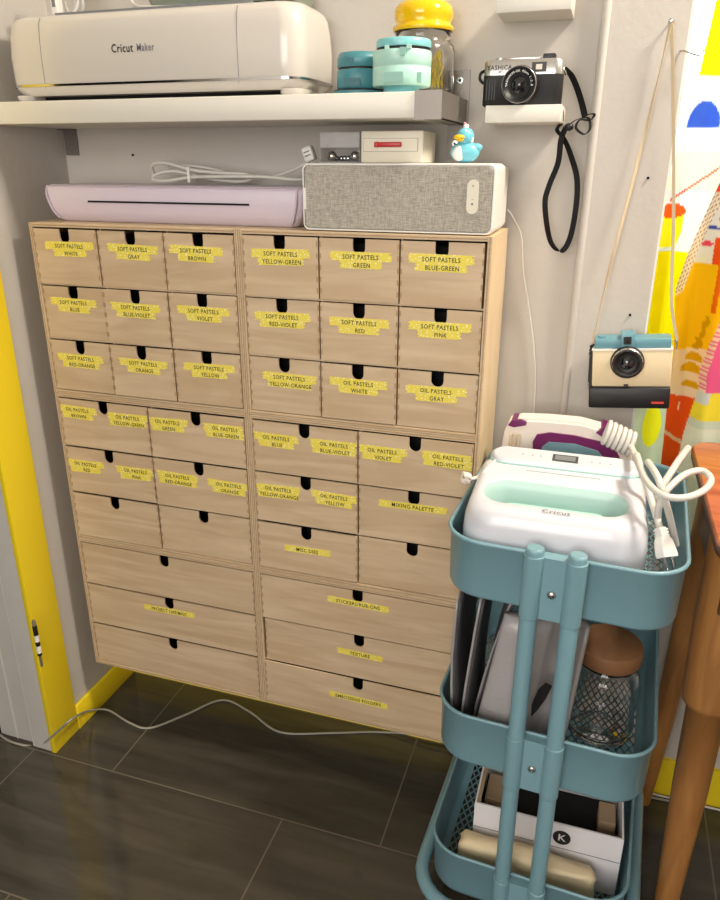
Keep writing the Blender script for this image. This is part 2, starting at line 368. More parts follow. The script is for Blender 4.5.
# ------------------------------------------------------------------ curtain
def inpoly(x, z, poly):
    c = False; n = len(poly); j = n-1
    for i in range(n):
        xi, zi = poly[i]; xj, zj = poly[j]
        if (zi > z) != (zj > z) and x < (xj-xi)*(z-zi)/(zj-zi)+xi: c = not c
        j = i
    return c
def lerp_edge(poly, z):
    for (x0, z0), (x1, z1) in zip(poly, poly[1:]):
        if z1 <= z <= z0: return x0+(x1-x0)*(z0-z)/(z0-z1)
    return poly[0][0] if z > poly[0][1] else poly[-1][0]
E_front = [(1.30, 1.75), (1.205, 1.36), (1.1646, 1.2225), (1.1541, 1.1808), (1.1299, 1.0886), (1.121, 1.0344), (1.1328, .9329), (1.1359, .8561), (1.1413, .7493), (1.1501, .56)]
E_third = [(1.205, 1.0233), (1.186, .9501), (1.179, .9025), (1.181, .867), (1.172, .7768), (1.168, .56)]
E_back = [(1.135, 2.0), (1.1168, 1.4624), (1.1093, 1.368), (1.0995, 1.2894), (1.0899, 1.2218), (1.084, 1.1511), (1.0835, .56)]
HEM_R = [(1.20, 1.26), (1.166, 1.1705), (1.1445, 1.0923), (1.1334, 1.0344), (1.121, 1.02)]
def back_col(x, z):
    if z > 1.362: 
        return (252, 240, 20) if z < 1.52 or math.sin(x*60) > 0 else (240, 250, 240)
    dx, dz = (x-1.127)/.024, (z-1.288)/.038
    if dz >= -.08 and dx*dx+dz*dz < 1: return (60, 92, 190)
    if inpoly(x, z, [(1.0937, 1.1752), (1.1507, 1.2191), (1.18, 1.25), (1.18, 1.246), (1.1507, 1.2155), (1.0957, 1.172)]): return (220, 80, 30)
    ex, ez = (x-1.1005)/.0215, (z-1.157)/.012
    if ex*ex+ez*ez < 1: return (240, 92, 30)
    if abs(x-1.1005) < .0205-.25*max(0, 1.125-z) and 1.098 < z < 1.157: return (244, 228, 30)
    if .872 < z < 1.091: return (236, 216, 10)
    if z <= .872:
        ex, ez = (x-1.121)/.016, (z-.77)/.042
        return (232, 222, 30) if ex*ex+ez*ez < 1 else (196, 200, 160)
    return (222, 224, 196) if 1.19 < z < 1.25 else (214, 218, 208)
def front_col(x, z):
    xe = lerp_edge(E_front, z)
    if 1.02 < z < 1.19 and x < lerp_edge(HEM_R, z):
        a = (x*.5+z)*1000/5.0; bq = (x-xe)*1000/4.0
        return (170, 120, 110) if (a % 1) < .4 and (bq % 1) < .62 else (232, 218, 192)
    if z > 1.17:
        if z < 1.30: return (226, 72, 52)
        return (240, 214, 40) if z < 1.42 else (236, 236, 226)
    if z > 1.079:
        if abs(x-1.175) < .007 and 1.06 < z < 1.12: return (222, 80, 30)
        for (cx, cz, rx, rz, c) in ((1.16, 1.135, .012, .003, (50, 70, 150)), (1.158, 1.11, .009, .004, (220, 70, 90)), (1.178, 1.15, .01, .006, (220, 90, 150))):
            if ((x-cx)/rx)**2+((z-cz)/rz)**2 < 1: return c
        return (222, 216, 208)
    if abs(x-1.182) < .004 and z > 1.0: return (214, 100, 20)
    if x > lerp_edge(E_third, z) and z < 1.02:
        e = x-lerp_edge(E_third, z)
        if z > .865:
            if e < .010: return (236, 214, 200) if ((z*1000/5) % 1) < .6 else (226, 100, 160)
            return (228, 98, 160)
        if z > .845 and e < .02: return (205, 215, 225)
        if z > .815: return (242, 226, 70)
        if z > .80: return (214, 222, 214)
        return (236, 236, 224)
    if z > .9279+(x-1.12)*.16:
        for (cx, cz, rx, rz) in ((1.1745, .985, .0055, .010), (1.1725, .966, .0045, .011), (1.168, .945, .008, .011)):
            if ((x-cx)/rx)**2+((z-cz)/rz)**2 < 1 and x > cx-.004+.003*math.sin(z*300): return (196, 148, 10)
        return (234, 182, 22)
    if z > .8448+(x-1.114)*.1+.003*math.sin(x*90):
        for (cx, cz, rx, rz) in ((1.167, .917, .013, .012), (1.166, .896, .017, .014), (1.169, .868, .014, .011)):
            if ((x-cx)/rx)**2+((z-cz)/rz)**2 < 1 and z > cz-.002: return (212, 158, 16)
        return (232, 206, 184)
    if abs(z-(.775+.006*math.cos((x-1.13)*90)-(x-1.15)*.4*(x > 1.15))) < .0035 and x < 1.18: return (226, 184, 140)
    if abs(x-1.157) < .0014 and .822 < z < .836: return (240, 200, 170)
    return (232, 84, 28)
def curtain():
    vs = []; fs = []; cols = []
    def sheet(edge, x1, z0, z1, ybase, colf, dz=.003, ph=0, steps=260):
        nz = int((z1-z0)/dz); base = len(vs)
        for i in range(nz+1):
            z = z1-(z1-z0)*i/nz; xe = lerp_edge(edge, z)
            for k in range(steps+1):
                t = k/steps; x = xe+(x1-xe)*(t**1.7)
                y = ybase+.012*math.sin((x-xe)*55+ph)*min(1, (x-xe)/.03+.15)+.004*math.sin(x*140+z*9)+.008*math.sin(z*5+x*20)
                if x > lerp_edge(E_third, z) and colf is front_col: y -= .010*min(1, (x-lerp_edge(E_third, z))/.008)
                vs.append((x, y, z)); cols.append(colf(x, z))
        for i in range(nz):
            for k in range(steps):
                a = base+i*(steps+1)+k; fs.append((a, a+steps+1, a+steps+2, a+1))
    sheet(E_back, 1.45, .585, 2.05, .262, back_col, steps=200)
    sheet(E_front, 1.75, .585, 2.05, .218, front_col, ph=1.2)
    me = bpy.data.meshes.new('curtain'); me.from_pydata(vs, [], fs); ca = me.color_attributes.new('print', 'FLOAT_COLOR', 'POINT')
    buf = []
    for c in cols: buf += lin(c)
    ca.data.foreach_set('color', buf); me.polygons.foreach_set('use_smooth', [True]*len(fs))
    m = bpy.data.materials.new('printed_curtain'); m.use_nodes = True; nt = m.node_tree; nt.nodes.clear(); N = nt.nodes.new; L = nt.links.new
    at = N('ShaderNodeAttribute'); at.attribute_name = 'print'; d = N('ShaderNodeBsdfDiffuse'); t = N('ShaderNodeBsdfTranslucent'); mx = N('ShaderNodeMixShader'); mx.inputs[0].default_value = .45; o = N('ShaderNodeOutputMaterial')
    L(at.outputs['Color'], d.inputs[0]); L(at.outputs['Color'], t.inputs[0]); L(d.outputs[0], mx.inputs[1]); L(t.outputs[0], mx.inputs[2]); L(mx.outputs[0], o.inputs[0])
    me.materials.append(m); o = bpy.data.objects.new('curtain', me); COL.objects.link(o)
    tag(o, 'colourful printed curtain in yellow, orange and pink hanging in the window', 'curtain')
curtain()
b = MB(); Yh = PY-.006
b.tube([aY(680, 51, PY), aY(685, 51, Yh), aY(693, 54, Yh-.01), aY(700, 55, Yh-.015), aY(704, 49, Yh-.015), aY(700, 44, Yh-.015), aY(695, 43, Yh-.015)], .0013, M_chrome, 8)
tag(b.build('curtain_hook'), 'small silver wire hook beside the window near the curtain top', 'hook')

# ------------------------------------------------------------------ chests of drawers
U = .3212; TH = .0072; W = .42; D = .176
LAB = {(0, 0): [(.083, 1.084, 'SOFT PASTELS', 'WHITE'), (.213, 1.083, 'SOFT PASTELS', 'GRAY'), (.339, 1.085, 'SOFT PASTELS', 'BROWN')],
 (0, 1): [(.073, .982, 'SOFT PASTELS', 'BLUE'), (.208, .981, 'SOFT PASTELS', 'BLUE-VIOLET'), (.346, .983, 'SOFT PASTELS', 'VIOLET')],
 (0, 2): [(.073, .876, 'SOFT PASTELS', 'RED-ORANGE'), (.212, .878, 'SOFT PASTELS', 'ORANGE'), (.348, .881, 'SOFT PASTELS', 'YELLOW')],
 (0, 3): [(.049, .771, 'OIL PASTELS', 'BROWN'), (.163, .767, 'OIL PASTELS', 'YELLOW-GREEN'), (.251, .768, 'OIL PASTELS', 'GREEN'), (.372, .768, 'OIL PASTELS', 'BLUE-GREEN')],
 (0, 4): [(.05, .656, 'OIL PASTELS', 'RED'), (.167, .656, 'OIL PASTELS', 'PINK'), (.262, .658, 'OIL PASTELS', 'RED-ORANGE'), (.372, .655, 'OIL PASTELS', 'ORANGE')],
 (0, 7): [(.209, .346, 'PROJECT LIFE/MISC', '')],
 (1, 0): [(.496, 1.086, 'SOFT PASTELS', 'YELLOW-GREEN'), (.633, 1.086, 'SOFT PASTELS', 'GREEN'), (.763, 1.087, 'SOFT PASTELS', 'BLUE-GREEN')],
 (1, 1): [(.494, .982, 'SOFT PASTELS', 'RED-VIOLET'), (.631, .981, 'SOFT PASTELS', 'RED'), (.765, .983, 'SOFT PASTELS', 'PINK')],
 (1, 2): [(.503, .876, 'SOFT PASTELS', 'YELLOW-ORANGE'), (.630, .878, 'OIL PASTELS', 'WHITE'), (.763, .877, 'OIL PASTELS', 'GRAY')],
 (1, 3): [(.474, .762, 'OIL PASTELS', 'BLUE'), (.585, .762, 'OIL PASTELS', 'BLUE-VIOLET'), (.674, .762, 'OIL PASTELS', 'VIOLET'), (.789, .764, 'OIL PASTELS', 'RED-VIOLET')],
 (1, 4): [(.474, .661, 'OIL PASTELS', 'YELLOW-ORANGE'), (.584, .661, 'OIL PASTELS', 'YELLOW'), (.730, .669, 'MIXING PALETTE', '')],
 (1, 5): [(.529, .548, 'MISC DIES', '')], (1, 6): [(.63, .45, 'STICKERS/RUB-ONS', '')], (1, 7): [(.633, .333, 'TEXTURE', '')], (1, 8): [(.631, .226, 'EMBOSSING FOLDERS', '')]}
rnd = random.Random(3)
CH = {(0, 0): 'nine drawer birch plywood chest at top left, under the lilac machine', (1, 0): 'nine drawer birch plywood chest at top right, under the grey speaker',
 (0, 1): 'six drawer birch plywood chest in the middle of the left stack', (1, 1): 'six drawer birch plywood chest in the middle of the right stack',
 (0, 2): 'three wide drawer birch plywood chest at bottom of the left stack, nearest the yellow trim', (1, 2): 'three wide drawer birch plywood chest at bottom of the right stack, beside the teal cart'}
for c in range(2):
    for u in range(3):
        X0 = c*W+.0003; X1 = (c+1)*W-.0003; zt = Z0-u*U-.0003; zb = Z0-(u+1)*U+.0003
        t = thing('mini_drawer_chest', (c*W+W/2, .09, zb), CH[(c, u)], 'chest of drawers', 'stacked birch plywood drawer chests')
        b = MB()
        b.box((X0, 0, zb), (X0+TH, D, zt), M_plyv); b.box((X1-TH, 0, zb), (X1, D, zt), M_plyv)
        b.box((X0+TH, 0, zt-TH), (X1-TH, D, zt), M_plyv); b.box((X0+TH, 0, zb), (X1-TH, D, zb+TH), M_plyv)
        b.box((X0+TH, D-.006, zb+TH), (X1-TH, D, zt-TH), M_plyv)
        # ply layers seen on the front edge
        for (x0, x1) in ((X0, X0+TH), (X1-TH, X1)):
            b.box((x0+.0004, -.0012, zb), (x1-.0004, 0, zt), M_edge); b.box(((x0+x1)/2-.0009, -.0015, zb), ((x0+x1)/2+.0009, -.0012, zt), M_plydark)
        for (z0, z1) in ((zt-TH, zt), (zb, zb+TH)):
            b.box((X0+TH, -.0012, z0+.0004), (X1-TH, 0, z1-.0004), M_edge); b.box((X0+TH, -.0015, (z0+z1)/2-.0009), (X1-TH, -.0012, (z0+z1)/2+.0009), M_plydark)
        pitch = (U-.0006-TH*2)/3; nd = 3-u
        for r in (1, 2):
            z = zt-TH-r*pitch; b.box((X0+TH, .004, z-.0014), (X1-TH, D-.006, z+.0014), M_edge)
        ww = (X1-X0-2*TH)/nd
        for k in range(1, nd):
            xx = X0+TH+k*ww; b.box((xx-.001, .012, zb+TH), (xx+.001, D-.006, zt-TH), M_plyv)
        b.build('case', t)
        for r in range(3):
            zr1 = zt-TH-r*pitch-.0022; zr0 = zt-TH-(r+1)*pitch+.0022
            for k in range(nd):
                xa = X0+TH+k*ww+.0013; xb = X0+TH+(k+1)*ww-.0013; y0 = rnd.uniform(-.0028, .0008)
                if (c, u, r) == (1, 0, 0) and k == 2: xb -= .0025
                if (c, u, r) == (1, 2, 1): xa += .003; y0 = .002
                zlo, zhi = zr0+rnd.uniform(-.0006, .0006), zr1-rnd.uniform(0, .0012)
                xm = (xa+xb)/2+rnd.uniform(-.001, .001); nw = .0104; nh = .0140
                arc = [(xm+nw*math.cos(a), zhi-nh-nw*math.sin(a)) for a in [PI*i/10 for i in range(11)]]
                poly = [(xa, zlo), (xb, zlo), (xb, zhi), (xm+nw, zhi)]+arc+[(xm-nw, zhi), (xa, zhi)]
                d = MB(); d.prism(poly, y0, y0+.0035, M_ply)
                yb = D-.010
                d.box((xa+.0004, y0+.0035, zlo), (xa+.006, yb, zhi-.004), M_ply); d.box((xb-.006, y0+.0035, zlo), (xb-.0004, yb, zhi-.004), M_ply)
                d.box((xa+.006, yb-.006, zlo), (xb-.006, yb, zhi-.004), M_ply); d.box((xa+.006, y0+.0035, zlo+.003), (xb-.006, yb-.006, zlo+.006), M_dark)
                d.box((xa+.006, y0+.05, zlo+.006), (xb-.006, yb-.006, zhi-.012), M_dark)  # bottom and inner block coloured dark for the unlit drawer inside
                for q in range(5):   # finger joints at both ends of the front
                    zz = zlo+(zhi-zlo)*(q+.75)/5.3
                    for (e0, e1) in ((xa, xa+.0028), (xb-.0028, xb)): d.box((e0+.0002, y0-.0002, zz-.0042), (e1-.0002, y0+.0001, zz+.0042), M_endg)
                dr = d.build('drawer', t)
                for (lx, lz, t1, t2) in LAB.get((c, u*3+r), []):
                    if not (xa <= lx < xb): continue
                    lx0 = lx
                    L_ = MB(); yy = y0-.0005; slope = rnd.uniform(-.03, .03)
                    def strip(x0, x1, z0, z1):
                        pts = []; n = 5
                        for i in range(n+1): pts.append((x0+(rnd.uniform(0, .006) if i % 2 else 0), z0+(z1-z0)*i/n))
                        for i in range(n+1): pts.append((x1-(rnd.uniform(0, .006) if i % 2 else 0), z1-(z1-z0)*i/n))
                        L_.prism([(x, z+(x-lx)*slope) for x, z in pts][::-1], yy, yy+.0004, M_washi)
                    lim = lambda h: (max(lx-h, xa+.0005), min(lx+h, xb-.0005))
                    if t2:
                        a0, a1 = lim(.052 if nd == 3 else .045); b0, b1 = lim(.036 if len(t2) < 9 else .042)
                        strip(a0, a1, lz+.0005, lz+.0145); strip(b0-.0 if nd == 3 else b0, b1, lz-.0115, lz+.0006)
                        L_.text(t1, .0100, vtext(lx, yy-.0002, lz+.0062), M_ink, sx=.86); L_.text(t2, .0100, vtext(lx+.002, yy-.0002, lz-.0064), M_ink, sx=.86)
                    else:
                        a0, a1 = lim(.062 if len(t1) > 10 else .048); strip(a0, a1, lz-.0065, lz+.0065)
                        L_.text(t1, .0105, vtext(lx, yy-.0002, lz-.0008), M_ink, sx=.86)
                    lo = L_.build('label', dr); lo['label'] = 'yellow dotted tape label reading '+(t1+' '+t2).strip()

# ------------------------------------------------------------------ long shelf with brackets
SZ0, SZ1, SY, SX1 = 1.292, 1.327, -.010, .757
t = thing('wall_shelf', (.35, WY, SZ0), 'long white wall shelf above the drawer chests with steel brackets', 'shelf')
b = MB(); b.box((-.044, SY, SZ0), (SX1-.002, WY-.001, SZ1), M_white, bev=.0015); b.build('board', t)
b = MB(); x0 = SX1-.040
b.box((x0, SY-.002, SZ0-.002), (SX1, SY-.0002, SZ1+.001), M_steel); b.box((SX1-.0018, SY, SZ0-.002), (SX1, WY-.001, SZ1+.001), M_steel)
b.box((x0+.012, SY, SZ0-.002), (SX1, WY-.001, SZ0-.0003), M_steel)
b.box((.727, WY-.003, 1.238), (SX1+.003, WY-.0005, 1.372), M_steel)
b.lathe([(.005, -.0045), (.005, -.003)], (.744, WY, 1.357), M_chrome, 14, 'y'); b.lathe([(.005, -.0045), (.005, -.003)], (.740, WY, 1.262), M_chrome, 14, 'y')
b.lathe([(.002, -.0048), (.002, -.0044)], (.744, WY, 1.357), M_dark, 8, 'y'); b.lathe([(.002, -.0048), (.002, -.0044)], (.740, WY, 1.262), M_dark, 8, 'y'); b.build('bracket', t)
b = MB(); b.box((-.042, WY-.003, 1.244), (-.012, WY-.0005, SZ0-.001), M_steel); b.lathe([(.004, -.0045), (.004, -.003)], (-.025, WY, 1.258), M_chrome, 12, 'y')
b.box((-.042, WY-.02, SZ0-.002), (-.012, WY-.0005, SZ0-.0003), M_steel); b.build('bracket', t)

# ------------------------------------------------------------------ cutting machine on the shelf
t = thing('cutting_machine', (.29, .09, SZ1), 'large white craft cutting machine with chrome stripe on the long shelf', 'cutting machine')
b = MB(); cx, cy, hx, hy = .2610, .095, .2730, .083
def cr(z, i, iy=None): return (z, cx, cy, hx-i, hy-(i if iy is None else iy), .034)
b.loft([cr(1.337, .012), cr(1.345, .004), cr(1.352, .001), cr(1.395, 0), cr(1.425, .002), cr(1.444, .005), cr(1.453, .009, .010), cr(1.458, .015, .022), cr(1.4625, .026, .05)], M_cutter, seg=10)
for (xa, xb) in ((-.006, .030), (.490, .530)): b.loft([(SZ1, (xa+xb)/2, cy, (xb-xa)/2-.006, hy-.012, .02), (1.332, (xa+xb)/2, cy, (xb-xa)/2-.001, hy-.005, .02), (1.338, (xa+xb)/2, cy, (xb-xa)/2, hy-.004, .02)], M_cutter)
b.box((.034, .05, SZ1), (.50, .17, 1.338), M_dark)  # dark block put in for the shade under the raised body
b.build('body', t)
b = MB(); b.loft([(1.3505, cx, cy, hx+.0006, hy+.0006, .0346), (1.3540, cx, cy, hx+.0006, hy+.0006, .0346)], M_chrome, seg=10, cap0=False, cap1=False); b.build('chrome_stripe', t)
for sx in (.068, .430):
    b = MB(); b.tube([(sx-.006, .0240, 1.338), (sx-.001, .0138, 1.35), (sx, .0121, 1.37), (sx, .0120, 1.395), (sx, .0139, 1.425), (sx, .0168, 1.444), (sx, .0212, 1.453)], .0005, M_grey, 6); b.build('panel_seam', t)
b = MB(); b.text('Cricut', .0175, vtext(.226, .0112, 1.4015), M_ink, sx=.80); b.text('Maker', .0155, vtext(.269, .0112, 1.4015), M_grey, sx=.74); b.build('lettering', t)
b = MB(); b.box((.08, .045, 1.459), (.44, .15, 1.4635), M_grey); b.build('lid_gap', t)
# things lying on top of the machine
zt = 1.4637
b = MB(); pts = []
for i in range(19):
    a = i/18*PI*6.2; pts.append((.055+.022*math.cos(a)+.0012*i, .10+.012*math.sin(a*.5), zt+.032+.03*math.sin(a)))
b.tube(pts, .0028, M_cord, 8)
tag(b.build('coiled_power_cable'), 'coiled white power cable on top of the cutting machine, left end', 'cable')
b = MB(); b.box((.060, .062, zt), (.074, .078, zt+.045), M_plast, bev=.003); b.box((.064, .061, zt+.012), (.070, .0622, zt+.03), M_grey)
tag(b.build('power_plug'), 'white plug block standing on the cutting machine beside the coiled cable', 'plug')
b = MB(); b.tube([(.20, .09, zt+.03), (.21, .08, zt+.012), (.24, .07, zt+.004), (.30, .075, zt+.003), (.36, .08, zt+.006), (.42, .085, zt+.02)], .003, M_cord, 8)
tag(b.build('white_cable'), 'loose white cable looping over the middle of the cutting machine', 'cable')
M_mat = mat('green_tray', (156, 164, 150), .3, trans=.2)
t2 = thing('parts_tray', (.37, .12, zt), 'shallow grey-green tray of bits on top of the cutting machine', 'tray')
b = MB(); b.loft([(zt+.004, .37, .12, .125, .045, .01), (zt+.018, .37, .12, .13, .05, .01), (zt+.020, .37, .12, .132, .052, .01), (zt+.018, .37, .12, .128, .048, .01), (zt+.0055, .37, .12, .12, .04, .01)], M_mat); b.build('tray', t2)

# ------------------------------------------------------------------ tins and jar on shelf
t = thing('teal_hole_punch', (.600, .09, SZ1), 'dark teal round stacked container with notches on the shelf beside the machine', 'container')
c = (.607, .078, 0)
b = MB(); b.lathe([(.041, SZ1), (.0425, SZ1+.002), (.0425, SZ1+.008), (.041, SZ1+.010)], c, M_tin1, 40, mts=[M_tin1, M_tin1, M_black]); b.build('base_disc', t)
b = MB(); b.lathe([(.035, SZ1+.011), (.037, SZ1+.013), (.037, SZ1+.036), (.035, SZ1+.038)], c, M_tin1, 40)
b.box((.592, .0405, SZ1+.014), (.618, .0425, SZ1+.025), M_tin1d); b.build('lower_can', t)
b = MB(); b.lathe([(.035, SZ1+.038), (.035, SZ1+.041), (.0365, SZ1+.042), (.0365, SZ1+.053), (.033, SZ1+.061), (.028, SZ1+.062)], c, M_tin1, 40, mts=[M_black, M_tin1, M_tin1, M_tin1, M_tin1])
b.box((.599, .0405, SZ1+.045), (.608, .043, SZ1+.052), M_tin1d); b.build('upper_can', t)
t = thing('mint_hole_punch', (.686, .07, SZ1), 'pale mint round stacked container with aqua lid on the shelf end', 'container')
c = (.6845, .0365, 0); b = MB(); b.lathe([(.026, SZ1), (.027, SZ1+.008), (.036, SZ1+.010)], c, M_tin2b, 40)
b.lathe([(.0415, SZ1+.0095), (.043, SZ1+.011), (.043, SZ1+.034), (.042, SZ1+.035), (.043, SZ1+.036), (.043, SZ1+.054), (.042, SZ1+.056)], c, M_tin2, 44)
b.build('body', t)
b = MB(); b.box((.670, -.0075, SZ1+.012), (.698, -.0050, SZ1+.026), M_tin2d); b.build('recess', t)
b = MB(); b.box((.716, .006, SZ1+.013), (.721, .016, SZ1+.026), M_tin2d); b.build('recess', t)
b = MB(); b.lathe([(.0385, SZ1+.0562), (.0395, SZ1+.060), (.040, SZ1+.061), (.040, SZ1+.069), (.038, SZ1+.071)], (c[0]+.002, c[1], 0), M_tin2b, 40, mts=[M_black, M_tin2b, M_tin2b, M_tin2b])
b.build('lid', t)
b = MB()
for dx in (-.012, .02): b.box((c[0]+dx-.003, -.0045, SZ1+.055), (c[0]+dx+.003, .002, SZ1+.0605), M_tin2)
b.box((c[0]+.008, -.0075, SZ1+.046), (c[0]+.016, -.0045, SZ1+.057), M_tin2d); b.build('latch', t)
t = thing('candy_jar', (.700, .13, SZ1), 'glass jar with bulbous yellow lid holding yellow sticks, at shelf end', 'jar')
jc = (.692, .1315, SZ1)
b = MB(); b.lathe([(.044, .0005), (.049, .004), (.0505, .02), (.0505, .066), (.0485, .074), (.0435, .079), (.043, .091), (.045, .0935), (.038, .0935), (.0395, .079), (.0455, .073), (.0485, .065), (.0485, .02), (.046, .007), (.001, .006)], jc, M_glass, 40); b.build('glass', t)
b = MB(); b.lathe([(.046, .094), (.048, .0965), (.0475, .100), (.0435, .103), (.0425, .106), (.0455, .112), (.0462, .118), (.0445, .126), (.038, .133), (.026, .137), (.001, .138)], jc, M_yglass, 40); b.build('lid', t)
b = MB(); rr = random.Random(5)
for i in range(110):
    a = rr.uniform(0, 2*PI); r0 = rr.uniform(0, .036); a2 = a+rr.uniform(-.8, .8); r1 = rr.uniform(.01, .038)
    p0 = Vector((jc[0]+r0*math.cos(a), jc[1]+r0*math.sin(a), SZ1+.009+rr.uniform(0, .01))); p1 = Vector((jc[0]+r1*math.cos(a2), jc[1]+r1*math.sin(a2), SZ1+rr.uniform(.04, .072)))
    mid = (p0+p1)/2+Vector((rr.uniform(-.003, .003), rr.uniform(-.003, .003), 0)); b.tube([p0, mid, p1], .0009, M_ystick, 4)
tag(b.build('yellow_sticks'), 'thin yellow sticks filling the glass jar with yellow lid', 'sticks', kind='stuff')

# ------------------------------------------------------------------ ledges and cameras on wall
def ledge(x0, x1, y0, z0, z1, lab):
    b = MB(); b.box((x0, y0, z0), (x1, WY-.0005, z1), M_white, bev=.001); tag(b.build('wall_ledge'), lab, 'shelf', 'small white picture ledges')
ledge(.803, .915, .088, 1.289, 1.313, 'small white wall ledge holding the black and silver film camera')
q = aY(500, 13, .10); q2 = aY(571, 10, .10); ledge(q.x-.006, q2.x, .10, q.z, q.z+.030, 'small white wall ledge at the top edge, above the film camera')
t = thing('film_camera', (.852, .12, 1.313), 'silver and black vintage film camera on the small white ledge', 'camera')
CZ = 1.3132
b = MB(); b.loft([(CZ, .8525, .122, .057, .017, .012), (CZ+.002, .8525, .122, .059, .019, .012), (CZ+.042, .8525, .122, .059, .019, .012)], M_leather, seg=6)
for i in range(4): b.box((.800+i*.004, .1025, CZ+.008), (.8015+i*.004, .1032, CZ+.036), M_black)
b.build('body', t)
b = MB(); b.loft([(CZ+.042, .8525, .122, .0585, .0185, .012), (CZ+.060, .8525, .122, .0585, .0185, .012), (CZ+.063, .8525, .122, .056, .016, .012)], M_silver, seg=6)
b.box((.832, .108, CZ+.062), (.877, .135, CZ+.0665), M_silver, bev=.001); b.lathe([(.008, CZ+.063), (.008, CZ+.066)], (.817, .12, 0), M_silver, 18)
b.box((.880, .112, CZ+.063), (.898, .13, CZ+.070), M_black, bev=.001); b.build('top_plate', t)
b = MB(); b.box((.866, .1015, CZ+.045), (.887, .1035, CZ+.058), M_black); b.box((.872, .1008, CZ+.048), (.881, .1016, CZ+.055), M_boxw); b.build('viewfinder', t)
b = MB(); lc = (.851, .103, CZ+.027)
b.lathe([(.027, 0), (.027, -.010), (.0255, -.012), (.0255, -.020), (.0248, -.0206), (.0225, -.0205), (.0225, -.017), (.013, -.015), (.012, -.0145)], lc, M_black, 40, 'y', mts=[M_black, M_black, M_black, M_silver, M_black, M_black, M_black, M_black])
b.lathe([(.012, -.0145), (.008, -.0175), (.001, -.0185)], lc, M_lens, 24, 'y')
import math as _m
for k, ch in enumerate('YASHINON-DX 45mm 1:2.8'):
    a = PI*1.02-k*.155; Mx = vtext(lc[0]+.0185*math.cos(a), lc[1]-.0168, lc[2]+.0185*math.sin(a)) @ Matrix.Rotation(a-PI/2, 4, 'Z')
    if ch != ' ': b.text(ch, .0045, Mx @ Matrix.Translation((0, 0, .0009)), M_duckw)
b.build('lens', t)
b = MB(); b.text('YASHICA', .0088, vtext(.818, .1030, CZ+.052), M_ink, sx=.95); b.text('MG-1', .005, vtext(.823, .1030, CZ+.046), M_grey); b.build('lettering', t)
b = MB(); ys = .150
b.tube([(.794, .118, CZ+.05), (.789, .112, CZ+.046), (.788, .112, CZ+.038), (.793, .115, CZ+.032)], .0022, M_black, 6); b.build('lug', t)
b = MB(); b.tube([aY(560, 64, .12), aY(564, 69, .118), aY(566, 75, .12)], .0018, M_chrome, 6); b.build('lug', t)
b = MB()
b.ribbon([aY(564, 68, .12), aY(571, 75, .13), aY(577, 88, .14), aY(582, 104, ys), aY(585, 117, ys)], .0095, .001, M_strap, side=(1, -.3, 0))
b.ribbon([aY(585, 115, ys), aY(594, 114, ys-.004), aY(590, 120, ys-.008), aY(580, 120, ys-.012), aY(576, 128, ys-.014), aY(584, 134, ys-.012), aY(590, 128, ys-.006), aY(588, 118, ys), aY(576, 120, ys+.006), aY(567, 127, ys+.006)], .0085, .001, M_strap, side=(.3, 1, .2))
b.sphere(aY(569, 127, ys-.004), .0065, M_black, (1.1, .9, .9))
b.ribbon([aY(557, 101, .115), aY(561, 110, .13), aY(561, 122, ys), aY(557, 130, ys), aY(564, 139, ys), aY(571, 156, ys), aY(577, 179, ys), aY(576, 207, ys), aY(570, 238, ys), aY(561, 251, ys), aY(550, 240, ys), aY(545, 205, ys), aY(549, 186, ys), aY(558, 163, ys), aY(561, 140, ys-.002), aY(566, 127, ys-.003)], .0088, .001, M_strap, side=(1, -.4, 0), twist=.5)
b.build('strap', t)

t = thing('toy_camera', (1.06, .14, .84), 'cream, blue and black toy film camera hanging by a tan cord beside the curtain', 'camera')
YF = .118; A = aY(585, 404, YF); B = aY(668, 404, YF); x0, x1 = A.x+.001, B.x-.002; z0 = A.z; z1 = aY(629, 387, YF).z; z2 = aY(600, 347, YF).z; z3 = aY(600, 337, YF).z
xc = (x0+x1)/2; hw = (x1-x0)/2
b = MB(); b.box((x0, YF-.004, z0), (x1, PY-.004, z1), M_black, bev=.003); b.box((x0-.0006, YF, z1-.005), (x0+.004, PY-.006, z2-.002), M_black)
M_redp = mat('red_badge', (205, 60, 50), .4); b.box((x1-.028, YF-.0046, z0+.009), (x1-.009, YF-.0038, z0+.0125), M_redp); b.build('lower_shell', t)
b = MB(); b.box((x0+.004, YF, z1+.0003), (x1, PY-.006, z2), M_cream, bev=.002); b.box((x0+.003, YF-.0008, z2-.002), (x1+.0004, PY-.008, z2+.0005), M_plast); b.build('cream_front', t)
b = MB(); b.box((x0+.007, YF+.004, z2+.0007), (x1-.002, PY-.010, z3), M_dblue, bev=.002); b.box((xc-.016, YF-.002, z2-.002), (xc+.006, YF+.03, z3+.009), M_dblue, bev=.0015)
b.box((xc-.0115, YF-.0026, z2+.0085), (xc+.0005, YF-.0018, z3+.0045), M_black); b.box((xc-.007, YF-.0032, z2+.009), (xc-.003, YF-.0024, z3-.001), M_lens)
b.lathe([(.006, z3), (.006, z3+.002)], (x0+.018, YF+.02, 0), M_dblue, 16); b.build('blue_top', t)
b = MB(); lc = aY(628.5, 363, YF-.01); lc.y = YF
b.lathe([(.0265, 0), (.0265, -.006), (.0245, -.0075), (.0235, -.014), (.0195, -.015), (.0185, -.011), (.011, -.010)], lc, M_black, 36, 'y', mts=[M_black, M_black, M_silver, M_black, M_black, M_black])
b.lathe([(.011, -.010), (.0065, -.0135), (.001, -.0145)], lc, M_lens, 22, 'y')
